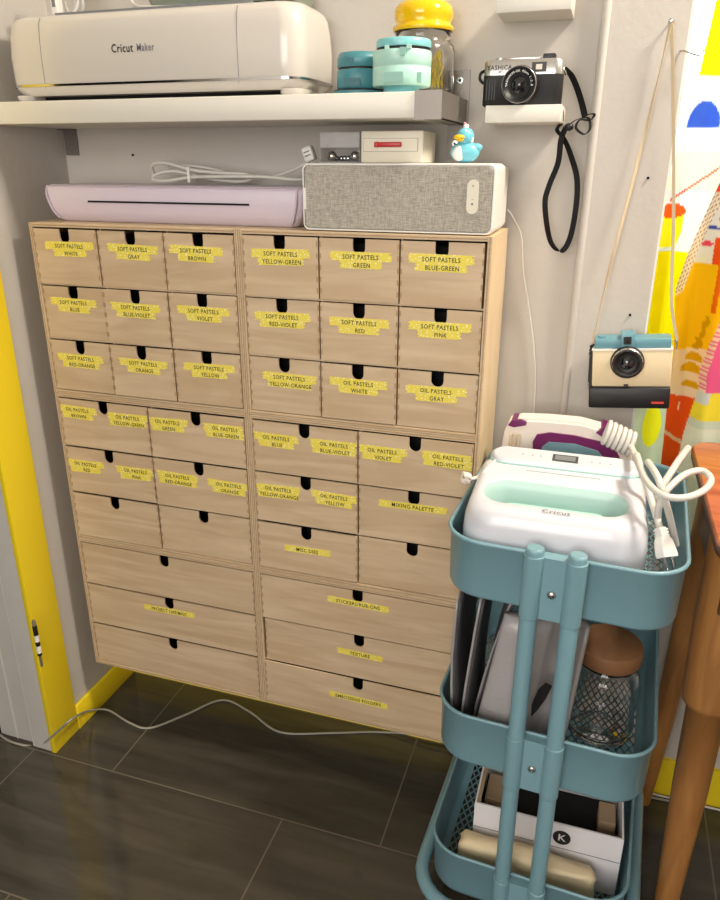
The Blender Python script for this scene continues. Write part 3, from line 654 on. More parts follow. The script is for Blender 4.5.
for i in range(12):
    a = i*PI/6; b.box((lc.x+.0228*math.cos(a)-.0014, YF-.0125, lc.z+.0228*math.sin(a)-.0014), (lc.x+.0228*math.cos(a)+.0014, YF-.006, lc.z+.0228*math.sin(a)+.0014), M_black)
b.box((lc.x-.004, YF-.002, z1+.002), (lc.x+.003, YF-.0002, z1+.0048), M_black); b.box((lc.x-.002, YF-.0022, z2-.004), (lc.x+.003, YF-.0004, z2-.0005), M_black); b.build('lens', t)
_T = Vector((xc, YF, (z0+z3)/2)); _o = ORG[t.name]; _RM = Matrix.Translation(_T-_o) @ Matrix.Rotation(math.radians(-5), 4, 'Y') @ Matrix.Translation(_o-_T)
for ch in t.children: ch.data.transform(_RM)
nail = aY(671, 22, PY-.012)
b = MB(); b.tube([(x0+.002, YF+.02, z2), (x0-.002, YF+.018, z2-.008), (x0-.0015, YF+.018, z2-.02), (x0+.001, YF+.018, z1-.002)], .0018, M_black, 6)
for k in range(3): b.sphere((x0-.0022, YF+.017, z2-.004-.006*k), .0026, M_black, n=8)
b.build('lug', t)
b = MB(); b.tube([(x1-.002, YF+.02, z3-.002), (x1+.002, YF+.018, z3-.001), (x1+.0025, YF+.018, z2)], .0014, M_chrome, 6); b.build('lug', t)
b = MB()
b.ribbon([nail+Vector((0, -.002, -.002)), aY(655, 92, PY-.010), aY(632, 185, PY-.012), aY(608, 275, PY-.02), (x0+.000, YF+.02, z3-.014)], .0048, .0008, M_tan, side=(1, -.5, 0), twist=.9)
b.ribbon([nail+Vector((.001, -.002, -.002)), aY(673.5, 120, PY-.012), aY(673.5, 220, PY-.015), aY(671.5, 300, PY-.025), (x1+.002, YF+.02, z3+.000)], .0048, .0008, M_tan, side=(1, -.3, 0))
b.build('neck_cord', t)
b = MB(); b.lathe([(.001, -.016), (.0035, -.0145), (.0042, -.012), (.0015, -.011), (.0015, 0)], (nail.x, PY, nail.z+.001), M_chrome, 14, 'y'); tag(b.build('wall_nail'), 'silver nail in the wall holding the tan camera cord', 'nail')

# ------------------------------------------------------------------ lilac machine on chest
t = thing('laminator', (.27, .10, Z0), 'pale lilac laminating machine with a long slot on the left chest', 'laminator')
b = MB(); cx, cy, hx, hy = .268, .098, .255, .066
b.loft([(Z0+.0003, cx, cy, hx-.022, hy-.02, .012), (Z0+.005, cx, cy, hx-.015, hy-.012, .014), (Z0+.018, cx, cy, hx-.006, hy-.005, .015), (Z0+.035, cx, cy, hx-.002, hy-.001, .015), (Z0+.056, cx, cy, hx, hy, .015), (Z0+.061, cx, cy, hx-.002, hy-.003, .014), (Z0+.064, cx, cy, hx-.008, hy-.010, .012)], M_lilac, seg=6); b.build('shell', t)
b = MB()
for sgn, xe in ((-1, cx-hx), (1, cx+hx)):
    xi = xe-sgn*.012; Y_ = cy-hy-.0008
    b.tube([(xi+sgn*.002, Y_+.006, Z0+.062), (xi+sgn*.002, Y_, Z0+.05), (xi, Y_+.001, Z0+.034), (xi-sgn*.006, Y_+.005, Z0+.016), (xi-sgn*.012, Y_+.011, Z0+.006)], .0022, M_lilac2, 8)
b.tube([(cx-hx+.014, cy-hy+.003, Z0+.0605), (cx+hx-.014, cy-hy+.003, Z0+.0605)], .0016, M_lilac2, 8, False); b.build('rim', t)
b = MB(); zz = Z0+.036; yv = cy-hy-.0004
sa = aY(88, 204, yv); sb = aY(249, 207, yv)
b.box((sa.x, yv, zz-.0016), (sb.x, yv+.006, zz+.0016), M_dark); b.box((sa.x-.002, yv-.0004, zz-.0026), (sb.x+.002, yv+.004, zz-.0016), M_lilac2); b.build('slot', t)
b = MB(); zc = Z0+.0705
b.tube([(.20, .11, zc+.012), (.205, .10, zc+.026), (.235, .095, zc+.03), (.29, .10, zc+.018), (.34, .105, zc+.014), (.385, .11, zc+.012), (.39, .12, zc+.004), (.36, .12, zc), (.30, .11, zc+.006), (.25, .105, zc+.016), (.215, .10, zc+.012), (.205, .10, zc+.002), (.235, .095, zc), (.28, .10, zc+.006), (.34, .10, zc+.008), (.42, .11, zc+.008), (.47, .12, zc+.004), (.50, .150, zc+.004), (.515, .169, zc+.003), (.520, .176, zc-.02)], .0032, M_cord, 8)
b.tube([(.22, .12, zc+.02), (.26, .115, zc+.026), (.32, .115, zc+.020), (.38, .12, zc+.006), (.44, .12, zc+.01), (.50, .11, zc+.03), (.512, .105, zc+.042)], .0026, M_cord, 8)
b.box((.278, .094, zc-.002), (.283, .112, zc+.024), M_plast)
tag(b.build('cord_bundle'), 'bundled white power cord lying on the lilac machine', 'cord')
b = MB(); q = aY(309, 154, .10); Mx = Matrix.Translation(q) @ Matrix.Rotation(-.35, 4, 'Y')
b.box((-.009, -.008, -.012), (.009, .010, .012), M_plast, M=Mx, bev=.003); b.box((-.0055, -.0086, -.0035), (.0055, -.0078, -.0015), M_grey, M=Mx); b.box((-.0055, -.0086, .0025), (.0055, -.0078, .0045), M_grey, M=Mx)
tag(b.build('plug_adapter'), 'small white plug adapter leaning against the left end of the speaker', 'plug')

# ------------------------------------------------------------------ speaker
t = thing('bookshelf_speaker', (.687, .08, Z0), 'grey textile front and white bookshelf speaker lying on the right chest', 'speaker')
sx0, sx1, sz0, sz1 = .5345, .838, Z0+.001, Z0+.1015; scx, scz = (sx0+sx1)/2, (sz0+sz1)/2; sh, sv = (sx1-sx0)/2, (sz1-sz0)/2
b = MB(); b.loft([(.150, scx, scz, sh-.006, sv-.006, .008), (.146, scx, scz, sh-.001, sv-.001, .010), (.10, scx, scz, sh, sv, .010), (.008, scx, scz, sh, sv, .010), (.0045, scx, scz, sh-.001, sv-.001, .010), (.0045, scx, scz, sh-.003, sv-.003, .008), (.010, scx, scz, sh-.0035, sv-.0035, .008)][::-1], M_plast, axis='y', seg=6, smooth=False); b.build('cabinet', t)
b = MB(); b.loft([(.005, scx, scz, sh-.0045, sv-.0045, .008), (.003, scx, scz, sh-.005, sv-.005, .008)][::-1], M_grille, axis='y', seg=6); b.box((sx0+.003, .001, scz-.018), (sx0+.0065, .004, scz+.014), M_plast); b.build('grille', t)
b = MB(); bx, bz = .8055, scz+.004
b.loft([(.0015, bx, bz, .0085, .024, .0085), (.004, bx, bz, .0085, .024, .0085)], M_boxw, axis='y', seg=8)
for dz_, s_ in ((.015, '+'), (-.003, '-'), (-.010, '')): 
    if s_: b.text(s_, .007, vtext(bx, .0013, bz+dz_), M_grey)
    else: b.lathe([(.0018, .0013), (.0018, .0016)], (bx, 0, bz+dz_), M_grey, 10, 'y')
b.build('button_panel', t)
b = MB(); b.tube([(.838, .155, Z0+.03), (.845, .165, Z0+.02), aY(521, 236, .172), aY(523, 270, .176), aY(529, 310, .178), aY(534, 350, .178), aY(535, 385, .178), aY(532, 430, .178), aY(528, 470, .178)], .0016, M_cord, 8)
tag(b.build('speaker_cord'), 'thin white cord hanging down the wall from behind the speaker', 'cord')
# things on the speaker
SZ = sz1+.0003
t = thing('storage_box', (.665, .09, SZ), 'ivory little box with a red pull handle on top of the speaker', 'box')
b = MB(); b.box((.6165, .052, SZ), (.7165, .14, SZ+.046), M_boxw, bev=.0015); b.build('body', t)
b = MB(); zz = SZ+.026
b.box((.6205, .0512, zz-.0095), (.7085, .0524, zz+.0095), M_grey); b.box((.6210, .0506, zz-.009), (.7080, .0514, zz+.009), M_boxw); b.build('drawer', t)
b = MB(); b.box((.640, .046, zz-.003), (.683, .0505, zz+.004), M_red, bev=.0015); b.box((.640, .044, zz-.0035), (.646, .0505, zz+.0045), M_red, bev=.001); b.build('handle', t)
b = MB(); b.box((.7125, .0505, SZ+.001), (.7147, .0515, SZ+.045), M_white); b.build('side_post', t)
t = thing('clear_case', (.572, .09, SZ), 'small clear plastic case of silver bits beside the ivory box', 'case')
b = MB(); X0, X1 = .546, .613
for (a, c_) in (((X0, .055, SZ), (X1, .125, SZ+.0015)), ((X0, .055, SZ+.022), (X1, .125, SZ+.0235)), ((X0, .055, SZ+.044), (X1, .125, SZ+.0455)), ((X0, .055, SZ+.0015), (X0+.0012, .125, SZ+.044)), ((X1-.0012, .055, SZ+.0015), (X1, .125, SZ+.044)), ((X0, .055, SZ+.0235), (X1, .0562, SZ+.044)), ((X0, .124, SZ+.0015), (X1, .125, SZ+.044))):
    b.box(a, c_, M_clear)
b.build('shell', t)
rr = random.Random(9)
b0 = None
for i in range(8):
    r_b = .0078 if i in (0, 1) else .0045; px_ = (.563, .602)[i] if i < 2 else .552+.0085*(i-2)+.003; py_ = .066 if i < 2 else (.078 if i % 2 else .070)
    if i >= 2 and abs(px_-.563) < .011: py_ = .086
    if i >= 2 and abs(px_-.602) < .011: py_ = .086
    b = MB(); b.sphere((px_, py_, SZ+.0018+r_b), r_b, M_chrome, n=12)
    tag(b.build('silver_bead'), ['larger silver ball at the left in the clear case', 'larger silver ball at the right in the clear case'][i] if i < 2 else 'small silver ball in the clear case between the two larger ones', 'bead', 'silver balls in the clear case')
t = thing('rubber_duck', (.776, .05, SZ), 'blue rubber duck with a yellow beak standing on the speaker', 'toy duck'); dk = Vector((.781, .055, SZ))
b = MB(); b.sphere(dk+Vector((0, 0, .0155)), .0155, M_duck, (1.45, 1.0, 1), 20); b.sphere(dk+Vector((0, -.002, .037)), .0135, M_duck, (1, 1, .95), 20)
b.sphere(dk+Vector((.017, 0, .022)), .0075, M_duck, (1.3, .9, .8), 12); b.build('body', t)
b = MB(); b.sphere(dk+Vector((-.007, -.009, .014)), .0105, M_duckw, (1, .7, 1.1), 16); b.sphere(dk+Vector((.010, -.004, .034)), .0055, M_duckw, (.6, .8, 1.3), 12)
b.sphere(dk+Vector((.002, -.011, .043)), .003, M_duckw, (1, .7, 1.2), 10); b.build('white_patch', t)
b = MB(); b.sphere(dk+Vector((-.007, -.014, .036)), .007, M_beak, (1.25, .9, .55), 14); b.sphere(dk+Vector((-.006, -.014, .032)), .005, M_beak, (1.1, .9, .5), 14); b.build('beak', t)
b = MB(); b.lathe([(.004, .048), (.0045, .053), (.001, .055)], dk, M_duckw, 12); b.sphere(dk+Vector((-.002, 0, .055)), .0022, M_pink, n=8); b.build('crown', t)

# ------------------------------------------------------------------ floor cables, door rod
b = MB(); P = [aZ(*p, .003) for p in ((-18, 715), (0, 735), (18, 744), (40, 745), (58, 731), (72, 719), (88, 711), (108, 710), (130, 723), (150, 728), (185, 715), (222, 700), (250, 712), (280, 732), (330, 733), (380, 732))]+[aY(430, 738, .165), (.95, .150, .003), (1.3, .160, .003)]
P = [Vector((p[0], min(p[1], .168), max(.003, p[2]))) for p in P]
P[4] = aY(58, 731, -.134); P[5] = aY(72, 719, -.131); P[6] = aX(88, 711, -.031)
b.tube(P, .0026, M_cordg, 8); tag(b.build('floor_cable'), 'long grey cable snaking over the floor tiles under the chests', 'cable')
b = MB(); b.tube([(1.17, .166, .003), (1.25, .167, .003), (1.34, .166, .003), (1.45, .167, .003), (1.7, .166, .003)], .0024, M_cord, 8)
tag(b.build('baseboard_cable'), 'white cable along the yellow baseboard behind the wooden table leg', 'cable')
t = thing('door_rod', (-.049, -.13, .33), 'small metal rod with black and white bands on the yellow casing', 'door fitting')
b = MB(); _q = aY(39, 650, -.133); xr, yr, dz0 = _q.x, -.133, aY(39, 622, -.133).z-.412
b.lathe([(.0035, .395), (.004, .41), (.002, .414)], (xr, yr, dz0), M_steel, 12); b.lathe([(.0028, .30), (.0028, .395)], (xr, yr, dz0), M_steel, 12); b.build('rod', t)
b = MB()
for (z_, h, m_) in ((.378, .022, M_black), (.362, .015, M_plast), (.352, .009, M_black), (.334, .016, M_plast), (.328, .005, M_black)): b.lathe([(.0048, z_), (.0048, z_+h)], (xr, yr, dz0), m_, 14)
b.build('band', t)

# ------------------------------------------------------------------ side table
TZ = .785
t = thing('side_table', (1.5, 0, 0), 'reddish brown wooden side table with round tapered legs by the window', 'table')
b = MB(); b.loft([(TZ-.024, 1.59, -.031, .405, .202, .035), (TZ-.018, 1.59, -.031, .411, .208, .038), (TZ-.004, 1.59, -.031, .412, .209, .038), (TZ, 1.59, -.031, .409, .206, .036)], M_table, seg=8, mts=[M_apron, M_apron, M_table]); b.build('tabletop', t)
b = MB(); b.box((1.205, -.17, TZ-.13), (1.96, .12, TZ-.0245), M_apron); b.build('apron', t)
def tleg(x, y, dx, dy, back=False):
    b = MB(); top = Vector((x, y, TZ-.026)); bot = Vector((x+dx, y+dy, 0)); d = bot-top
    prof = [(0, .040), (.18, .041), (.36, .038), (.372, .036), (.376, .0285), (.6, .0265), (.85, .021), (1, .017)] if not back else [(0, .033), (.4, .024), (1, .013)]
    Sh = Matrix.Identity(4); Sh[0][2] = -d.x/TZ; Sh[1][2] = -d.y/TZ; Sh[0][3] = d.x; Sh[1][3] = d.y
    b.lathe([(r, top.z*(1-f)) for f, r in prof][::-1], (x, y, 0), M_leg, 28, M=Sh)
    b.build('leg', t)
tleg(1.224, -.125, .004, .0); tleg(1.232, .110, -.026, .034, True); tleg(1.95, -.125, .02, 0); tleg(1.95, .09, .02, .015, True)

# ------------------------------------------------------------------ utility cart
t = thing('utility_cart', (.994, -.055, 0), 'teal metal three-tier utility cart in front of the drawer chests', 'cart')
bx0, bx1, by0, by1 = .8275, 1.150, -.252, .142; bcx, bcy, bhx, bhy = (bx0+bx1)/2, (by0+by1)/2, (bx1-bx0)/2, (by1-by0)/2
def basket(zr, zb, full=True):
    b = MB(); R = .058
    def g(z, i): return (z, bcx, bcy, bhx-i, bhy-i, R-i*.5)
    b.loft([g(zb, .022), g(zb, .010), g(zb+.002, .0065), g(zb+.007, .0045), g(zr-.008, .003), g(zr-.006, .0005), g(zr-.002, -.001), g(zr, .001), g(zr, .003), g(zr-.004, .0045), g(zr-.008, .0045), g(zb+.009, .0085), g(zb+.004, .012), g(zb+.0025, .022)], M_teal, seg=8, cap0=False, cap1=False)
    o = b.build('basket', t)
    b = MB(); z = zb+.0018; x0, x1, y0, y1 = bcx-bhx+.02, bcx+bhx-.02, bcy-bhy+.02, bcy+bhy-.02; st = .0125; sl = .55
    for sg in (1, -1):
        k = -int((y1-y0)/st)-4
        while k*st < (x1-x0)+(y1-y0)*1.0:
            xs = x0+k*st; pts = []
            if sg == 1: a_, c_ = (xs, y0), (xs+(y1-y0)*sl, y1)
            else: a_, c_ = (xs+(y1-y0)*sl, y0), (xs, y1)
            def inside(f):
                x = a_[0]+(c_[0]-a_[0])*f-bcx; y = a_[1]+(c_[1]-a_[1])*f-bcy; qx = abs(x)-(bhx-.056); qy = abs(y)-(bhy-.056); rr_ = .042
                return (qx <= 0 and abs(y) < bhy-.016) or (qy <= 0 and abs(x) < bhx-.016) or (qx > 0 and qy > 0 and math.hypot(qx, qy) < rr_)
            hit = [q/80 for q in range(81) if inside(q/80)]; cl = None
            if len(hit) > 1: cl = tuple((a_[0]+(c_[0]-a_[0])*f, a_[1]+(c_[1]-a_[1])*f) for f in (hit[0], hit[-1]))
            if cl and (Vector(cl[0])-Vector(cl[1])).length > .01:
                (xa, ya), (xb, yb) = cl; n_ = Vector((-(yb-ya), xb-xa)).normalized()*.0013
                b.add([(xa+n_.x, ya+n_.y, z), (xa-n_.x, ya-n_.y, z), (xb-n_.x, yb-n_.y, z), (xb+n_.x, yb+n_.y, z), (xa+n_.x, ya+n_.y, z-.0012), (xa-n_.x, ya-n_.y, z-.0012), (xb-n_.x, yb-n_.y, z-.0012), (xb+n_.x, yb+n_.y, z-.0012)], [(0, 1, 2, 3), (7, 6, 5, 4), (0, 3, 7, 4), (1, 5, 6, 2)], M_teal)
            k += 1
    b.build('mesh_floor', o); return o
TIERS = [(.752, .659), (.457, .361), (.169, .077)]
PX = (.9590, 1.0135)
for (zr, zb) in TIERS:
    o = basket(zr, zb)
    for (yc, sg) in ((by0, -1), (by1, 1)):
        b = MB(); xm = sum(PX)/2; yp = yc+sg*.011
        zt_ = zr-.001 if zr < .7 else zr+.004
        for xx in PX: b.lathe([(.0125, zb+.001), (.0138, zb+.0012), (.0138, zb+.0025), (.0138, zt_-.0025), (.0138, zt_-.001), (.0126, zt_-.0008)], (xx, yp, 0), M_teal, 24)
        ya, yb_ = sorted((yc+sg*.001-sg*.004, yp+sg*.004)); b.box((xm-.027, ya, zb+.002), (xm+.027, yb_, zt_-.002), M_teal)
        b.build('bracket', t)
        s_ = MB(); s_.lathe([(.006, sg*.0045), (.006, sg*.006), (.0035, sg*.0078), (.0008, sg*.0082)] if sg > 0 else [(.0008, -.0082), (.0035, -.0078), (.006, -.006), (.006, -.0045)], (xm, yp, (zr+zb)/2-.004), M_chrome, 14, 'y'); s_.build('screw', t)
for (yc, sg) in ((by0, -1), (by1, 1)):
    for xx in PX:
        b = MB(); yp = yc+sg*.011; b.lathe([(.0122, .100), (.0122, .762), (.0115, .7645), (.0095, .7655)], (xx, yp, 0), M_teal, 24); b.build('pole', t)
b = MB(); rx0, rx1, ry0, ry1 = .816, 1.163, -.285, .150; R = .075; pts = []
for (cx_, cy_, a0) in ((rx1-R, ry1-R, 0), (rx0+R, ry1-R, 90), (rx0+R, ry0+R, 180), (rx1-R, ry0+R, 270)):
    for i in range(7): a = math.radians(a0+15*i); pts.append((cx_+R*math.cos(a), cy_+R*math.sin(a), .088))
b.tube(pts, .0118, M_teal, 14, False, True)
for xx in PX:
    for yy in (by0-.011, by1+.011): b.tube([(xx, yy, .12), (xx, yy, .09)], .0122, M_teal, 14, False)
b.build('base_frame', t)
for (wx, wy) in ((rx0+.03, ry0+.03), (rx1-.03, ry0+.03), (rx0+.03, ry1-.03), (rx1-.03, ry1-.03)):
    b = MB(); b.lathe([(.006, .058), (.006, .082)], (wx, wy, 0), M_steel, 12); b.box((wx-.012, wy-.014, .050), (wx+.012, wy+.014, .059), M_steel); b.box((wx-.0125, wy-.012, .024), (wx-.0105, wy+.012, .051), M_steel); b.box((wx+.0105, wy-.012, .024), (wx+.0125, wy+.012, .051), M_steel); c_ = b.build('caster', t)
    b = MB(); b.lathe([(.022, -.008), (.0245, -.006), (.0245, .006), (.022, .008)], (wx, wy, .0247), M_black, 24, 'x'); b.build('wheel', c_)

_a = math.radians(-3.2); _pv = Vector((.994, -.252, 0)); t.rotation_euler = (0, 0, _a); t.location = _pv+Matrix.Rotation(_a, 3, 'Z') @ (Vector(t.location)-_pv)
# ------------------------------------------------------------------ top tray: heat press
t = thing('heat_press', (.976, -.12, .667), 'white heat press with mint handle opening in the top tray of the cart', 'heat press')
S = Matrix.Identity(4); S[2][1] = .06; S[2][3] = .22*.06       # body top slopes up towards the back
pcx, pcy, phx, phy = .976, -.122, .125, .108
def pr(z, i, r=.045): return (z, pcx, pcy, phx-i, phy-i, r)
sl = (.973, -.159, .099, .0365)
rings = [pr(.668, .004), pr(.70, 0), pr(.745, .0), pr(.768, .002), pr(.783, .006), pr(.790, .012, .05), pr(.7915, .017, .05)]
rings_in = [(.7915, sl[0], sl[1], sl[2]+.003, sl[3]+.003, .035), (.790, sl[0], sl[1], sl[2], sl[3], .033), (.776, sl[0], sl[1], sl[2]-.004, sl[3]-.003, .031), (.750, sl[0], sl[1]+.004, sl[2]-.012, sl[3]-.010, .022)]
fl = lambda rs: [(z, a, b_, c_, d_, e_) for (z, a, b_, c_, d_, e_) in rs]
b = MB(); b.loft(fl(rings+rings_in), M_press, seg=10, M=S, mts=[M_press]*6+[M_press, M_press, M_mint, M_mint]); b.build('body', t)
b = MB(); b.loft([(.7495, sl[0], sl[1]+.006, .074, .014, .014), (.764, sl[0], sl[1]+.006, .070, .011, .011), (.766, sl[0], sl[1]+.006, .066, .008, .008)], M_tin2, seg=8, M=S); b.build('inner_block', t)
b = MB(); b.loft([(.7905, .979, -.044, .112, .026, .024), (.7965, .979, -.044, .1115, .0255, .024), (.7990, .979, -.044, .108, .022, .022)], M_press, seg=8, M=S)
b.build('control_panel', t)
b = MB(); b.loft([(.7912, .979, -.0445, .1135, .0280, .024), (.7930, .979, -.0445, .1135, .0280, .024)], M_mintd, seg=8, M=S); b.build('groove', t)
b = MB(); b.box((.960, -.058, .7985), (.998, -.034, .8000), M_lcd, M=S); b.box((.964, -.054, .8000), (.994, -.038, .8003), M_grey, M=S); b.build('display', t)
b = MB(); T_ = lambda x, y, z: S @ Matrix.Translation((x, y, z))
for (xx) in (.915, .930, .942): b = MB(); b.lathe([(.0012, .7992), (.0012, .7996)], (xx, -.046, 0), M_grey, 8, M=S); b.build('button_mark', t)
for (xx) in (1.018, 1.03, 1.045): b = MB(); b.lathe([(.0012, .7992), (.0012, .7996)], (xx, -.047, 0), M_grey, 8, M=S); b.build('button_mark', t)
b = MB()
for i in range(30): b.box((.925+i*.0036, -.0875, .7917), (.9275+i*.0036, -.0857, .7919), M_grey, M=S)
b.build('fine_print', t); b = MB()
b.text('Cricut', .0130, T_(.978, -.2085, .7934), M_grey, sx=1.0)
b.build('lettering', t); b = MB()
b.text('EasyPress 2', .006, vtext(1.05, -.2308, .738), M_grey); b.build('lettering', t)

# iron
t = thing('iron', (.97, .06, .70), 'white clothes iron with a purple handle behind the heat press in the cart', 'iron')
Yi = .045
def pp(l, Y=Yi): return [(aY(x, y, Y).x, aY(x, y, Y).z) for x, y in l][::-1]
b = MB(); outer = [(500, 455), (504, 432), (509, 422), (520, 419), (548, 420), (580, 423), (606, 430), (622, 440), (630, 452), (634, 475), (600, 478), (500, 478)]
b.prism(pp(outer), Yi+.004, Yi+.034, M_ironw); b.prism(pp([(503, 457), (507, 432), (511, 424), (521, 421.5), (548, 422.5), (580, 425.5), (605, 432), (620, 442), (628, 453), (631, 475), (600, 477), (503, 477)]), Yi, Yi+.038, M_ironw)
q0 = aY(500, 478, Yi); b.box((q0.x+.006, Yi+.004, .678), (q0.x+.17, Yi+.034, q0.z+.002), M_ironw); b.build('body', t)
b = MB(); b.prism(pp([(533, 470), (533, 441), (537, 434), (550, 432), (575, 435), (600, 441), (617, 452), (626, 468)]), Yi-.004, Yi+.001, M_purple)
b.prism(pp([(508, 425), (512, 420), (521, 419.5), (527, 422), (526, 425), (514, 427)]), Yi-.002, Yi+.038, M_purple)
b.prism(pp([(596, 432), (603, 427), (612, 431), (622, 440), (621, 447), (610, 441)]), Yi-.005, Yi+.040, M_purple); b.build('handle', t)
b = MB(); b.prism(pp([(541, 470), (542, 446), (549, 441), (575, 443), (598, 450), (608, 462), (610, 470)]), Yi-.0055, Yi-.0035, M_teal)
b.build('handle_opening', t)
b = MB()
for i in range(3): b.tube([aY(511+4*i, 434, Yi-.006), aY(509+4*i, 446, Yi-.008), aY(505+4*i, 458, Yi-.010)], .0022, M_tan, 6)
tag(b.build('folded_strap'), 'beige folded strap tucked behind the heat press beside the iron', 'strap')

# cords in the top tray
b = MB(); C0 = aY(617, 441, .0)
for i in range(6):
    c_ = C0+Vector((-.016+.0075*i, .012, .008-.003*i)); pts = []
    for k in range(12): a = k*PI/6; pts.append(c_+Vector((.004*math.cos(a), .016*math.sin(a), .017*math.cos(a))))
    b.tube(pts, .0038, M_cord, 8, True, True)
b.tube([C0+Vector((.02, .01, -.006)), aZ(640, 468, .83), aZ(648, 490, .81), aZ(655, 512, .79), aZ(660, 528, .775)], .0048, M_cord, 10)
tag(b.build('wrapped_cord'), 'thick white iron cord wrapped in a bundle above the heat press', 'cord')
b = MB()
b.tube([aZ(637, 455, .842), aZ(645, 478, .84), aZ(660, 494, .84), aZ(682, 498, .84), aZ(703, 491, .84), aZ(711, 480, .84), aZ(703, 471, .84), aZ(688, 473, .84), aZ(674, 483, .835), aZ(662, 498, .82), aZ(658, 520, .78), aZ(668, 545, .72)], .0046, M_cord, 10)
b.tube([aZ(688, 448, .825), aZ(679, 460, .83), aZ(668, 477, .825), aZ(659, 492, .81), aZ(656, 505, .79)], .005, M_cord, 10)
b.tube([aZ(648, 462, .85), aZ(658, 478, .85), aZ(665, 500, .825), aZ(671, 522, .78), aZ(676, 545, .74)], .0046, M_cord, 10)
tag(b.build('looped_cable'), 'white cable looping out over the table from the cart top tray', 'cable')
t = thing('power_plug', aZ(665, 545, .76), 'white grounded plug with metal prongs at the right of the heat press', 'plug')
q = aZ(664, 544, .76); dirv = (aZ(667, 558, .745)-aZ(660, 530, .775)).normalized(); Mx = Matrix.Translation(q) @ dirv.to_track_quat('-Z', 'Y').to_matrix().to_4x4() @ Matrix.Rotation(.3, 4, 'Z')
b = MB(); b.loft([(-.018, 0, 0, .0135, .008, .003), (-.014, 0, 0, .014, .0085, .003), (.004, 0, 0, .011, .008, .003), (.010, 0, 0, .007, .007, .003), (.022, 0, 0, .006, .006, .003)], M_plast, M=Mx)
for i in range(3): b.loft([(.010+.004*i, 0, 0, .0078, .0078, .003), (.012+.004*i, 0, 0, .0078, .0078, .003)], M_plast, M=Mx)
b.build('plug_body', t)
b = MB(); b.box((-.008, -.0008, -.032), (-.0065, .004, -.018), M_chrome, M=Mx); b.box((.0065, -.0008, -.032), (.008, .004, -.018), M_chrome, M=Mx); b.lathe([(.0018, -.034), (.0018, -.018)], (0, -.004, 0), M_chrome, 8, M=Mx); b.build('prong', t)
t = thing('iron_plug', aZ(467, 478, .79), 'cream two-pin plug hanging over the left rim of the cart', 'plug')
q = aZ(466, 478, .785); Mx = Matrix.Translation(q) @ Matrix.Rotation(.5, 4, 'Z') @ Matrix.Rotation(.3, 4, 'Y')
b = MB(); b.box((-.007, -.006, -.008), (.007, .007, .008), M_ironw, M=Mx, bev=.002); b.tube([Mx @ Vector((.007, 0, 0)), Mx @ Vector((.018, 0, .006)), aZ(486, 470, .80), aZ(494, 462, .80), aZ(505, 455, .80)], .0028, M_ironw, 8); b.build('plug_body', t)
b = MB(); b.box((-.009, -.012, .002), (-.0075, -.006, .005), M_chrome, M=Mx); b.box((-.003, -.016, -.004), (.001, -.006, -.003), M_chrome, M=Mx); b.box((-.003, -.016, .004), (.001, -.006, .005), M_chrome, M=Mx); b.build('prong', t)

# ------------------------------------------------------------------ middle tray: pouches, jar
def pouch(xs, y0, y1, z0, z1, name, lab, thick=.0042, lean=.014):
    # xs: x profile from bottom to top at the near edge
    t = thing(name, (xs[0], (y0+y1)/2, z0), lab, 'pouch', 'grey padded pouches in the middle tray'); 
    for part, off, mt in (('front_cover', 0, M_bag), ('lining', thick, M_bagd)):
        b = MB(); n = 10; m_ = 8; vs = []
        for side in (0, 1):
            for i in range(n+1):
                f = i/n; k = f*(len(xs)-1); a = int(min(k, len(xs)-2)); x = xs[a]+(xs[a+1]-xs[a])*(k-a)
                for j in range(m_+1):
                    g_ = j/m_; yy = y0+(y1-y0)*g_; vs.append((x+off+side*thick*.8+.006*math.sin(g_*4+f*2)+lean*g_, yy+.006*math.sin(f*3), z0+(z1-z0)*f-.004*abs(g_-.5)))
        S_ = (n+1)*(m_+1); fs = []
        for i in range(n):
            for j in range(m_):
                a = i*(m_+1)+j; fs += [(a, a+1, a+m_+2, a+m_+1), (S_+a, S_+a+m_+1, S_+a+m_+2, S_+a+1)]
        for i in range(n):
            a = i*(m_+1); fs += [(a, a+m_+1, S_+a+m_+1, S_+a), (a+m_, S_+a+m_, S_+a+2*m_+1, a+2*m_+1)]
        for j in range(m_): fs += [(j, S_+j, S_+j+1, j+1), (n*(m_+1)+j, n*(m_+1)+j+1, S_+n*(m_+1)+j+1, S_+n*(m_+1)+j)]
        b.add(vs, fs, mt, True); b.build(part, t)
pouch([.852, .848, .843, .840, .841, .844], -.205, -.035, .3665, .628, 'padded_pouch', 'thin grey pouch standing leftmost in the middle tray')
pouch([.8640, .864, .865, .868, .872, .878], -.205, -.035, .3665, .632, 'padded_pouch', 'thin grey pouch standing second from left in the middle tray')
pouch([.880, .882, .889, .898, .910, .924], -.170, -.035, .3665, .636, 'padded_pouch', 'grey pouch leaning third from left in the middle tray, behind the wide silver one')
t = thing('folded_mat', (.95, -.16, .376), 'wide silver-grey folded mat curling beside the cart poles in the middle tray', 'mat')
b = MB(); vs = []; fs = []
prof = [(.887, -.214), (.920, -.222), (.945, -.219), (.962, -.208), (.972, -.190), (.985, -.180), (1.000, -.186), (1.010, -.203), (1.018, -.215), (1.024, -.207), (1.016, -.188), (1.004, -.168), (.985, -.160), (.96, -.178), (.93, -.198), (.893, -.202)]
prof = [tuple(p)[:2] for p in spline([Vector((x, y, 0)) for x, y in prof], True)]
H = 9
for i in range(H+1):
    f = i/H; z = .3665+.245*f
    for (x, y) in prof: vs.append((.93+(x-.93)*(1-.12*f)+.030*f, y+.020*f, z))
n = len(prof)
for i in range(H):
    for k in range(n): l = (k+1) % n; fs.append((i*n+k, i*n+l, (i+1)*n+l, (i+1)*n+k))
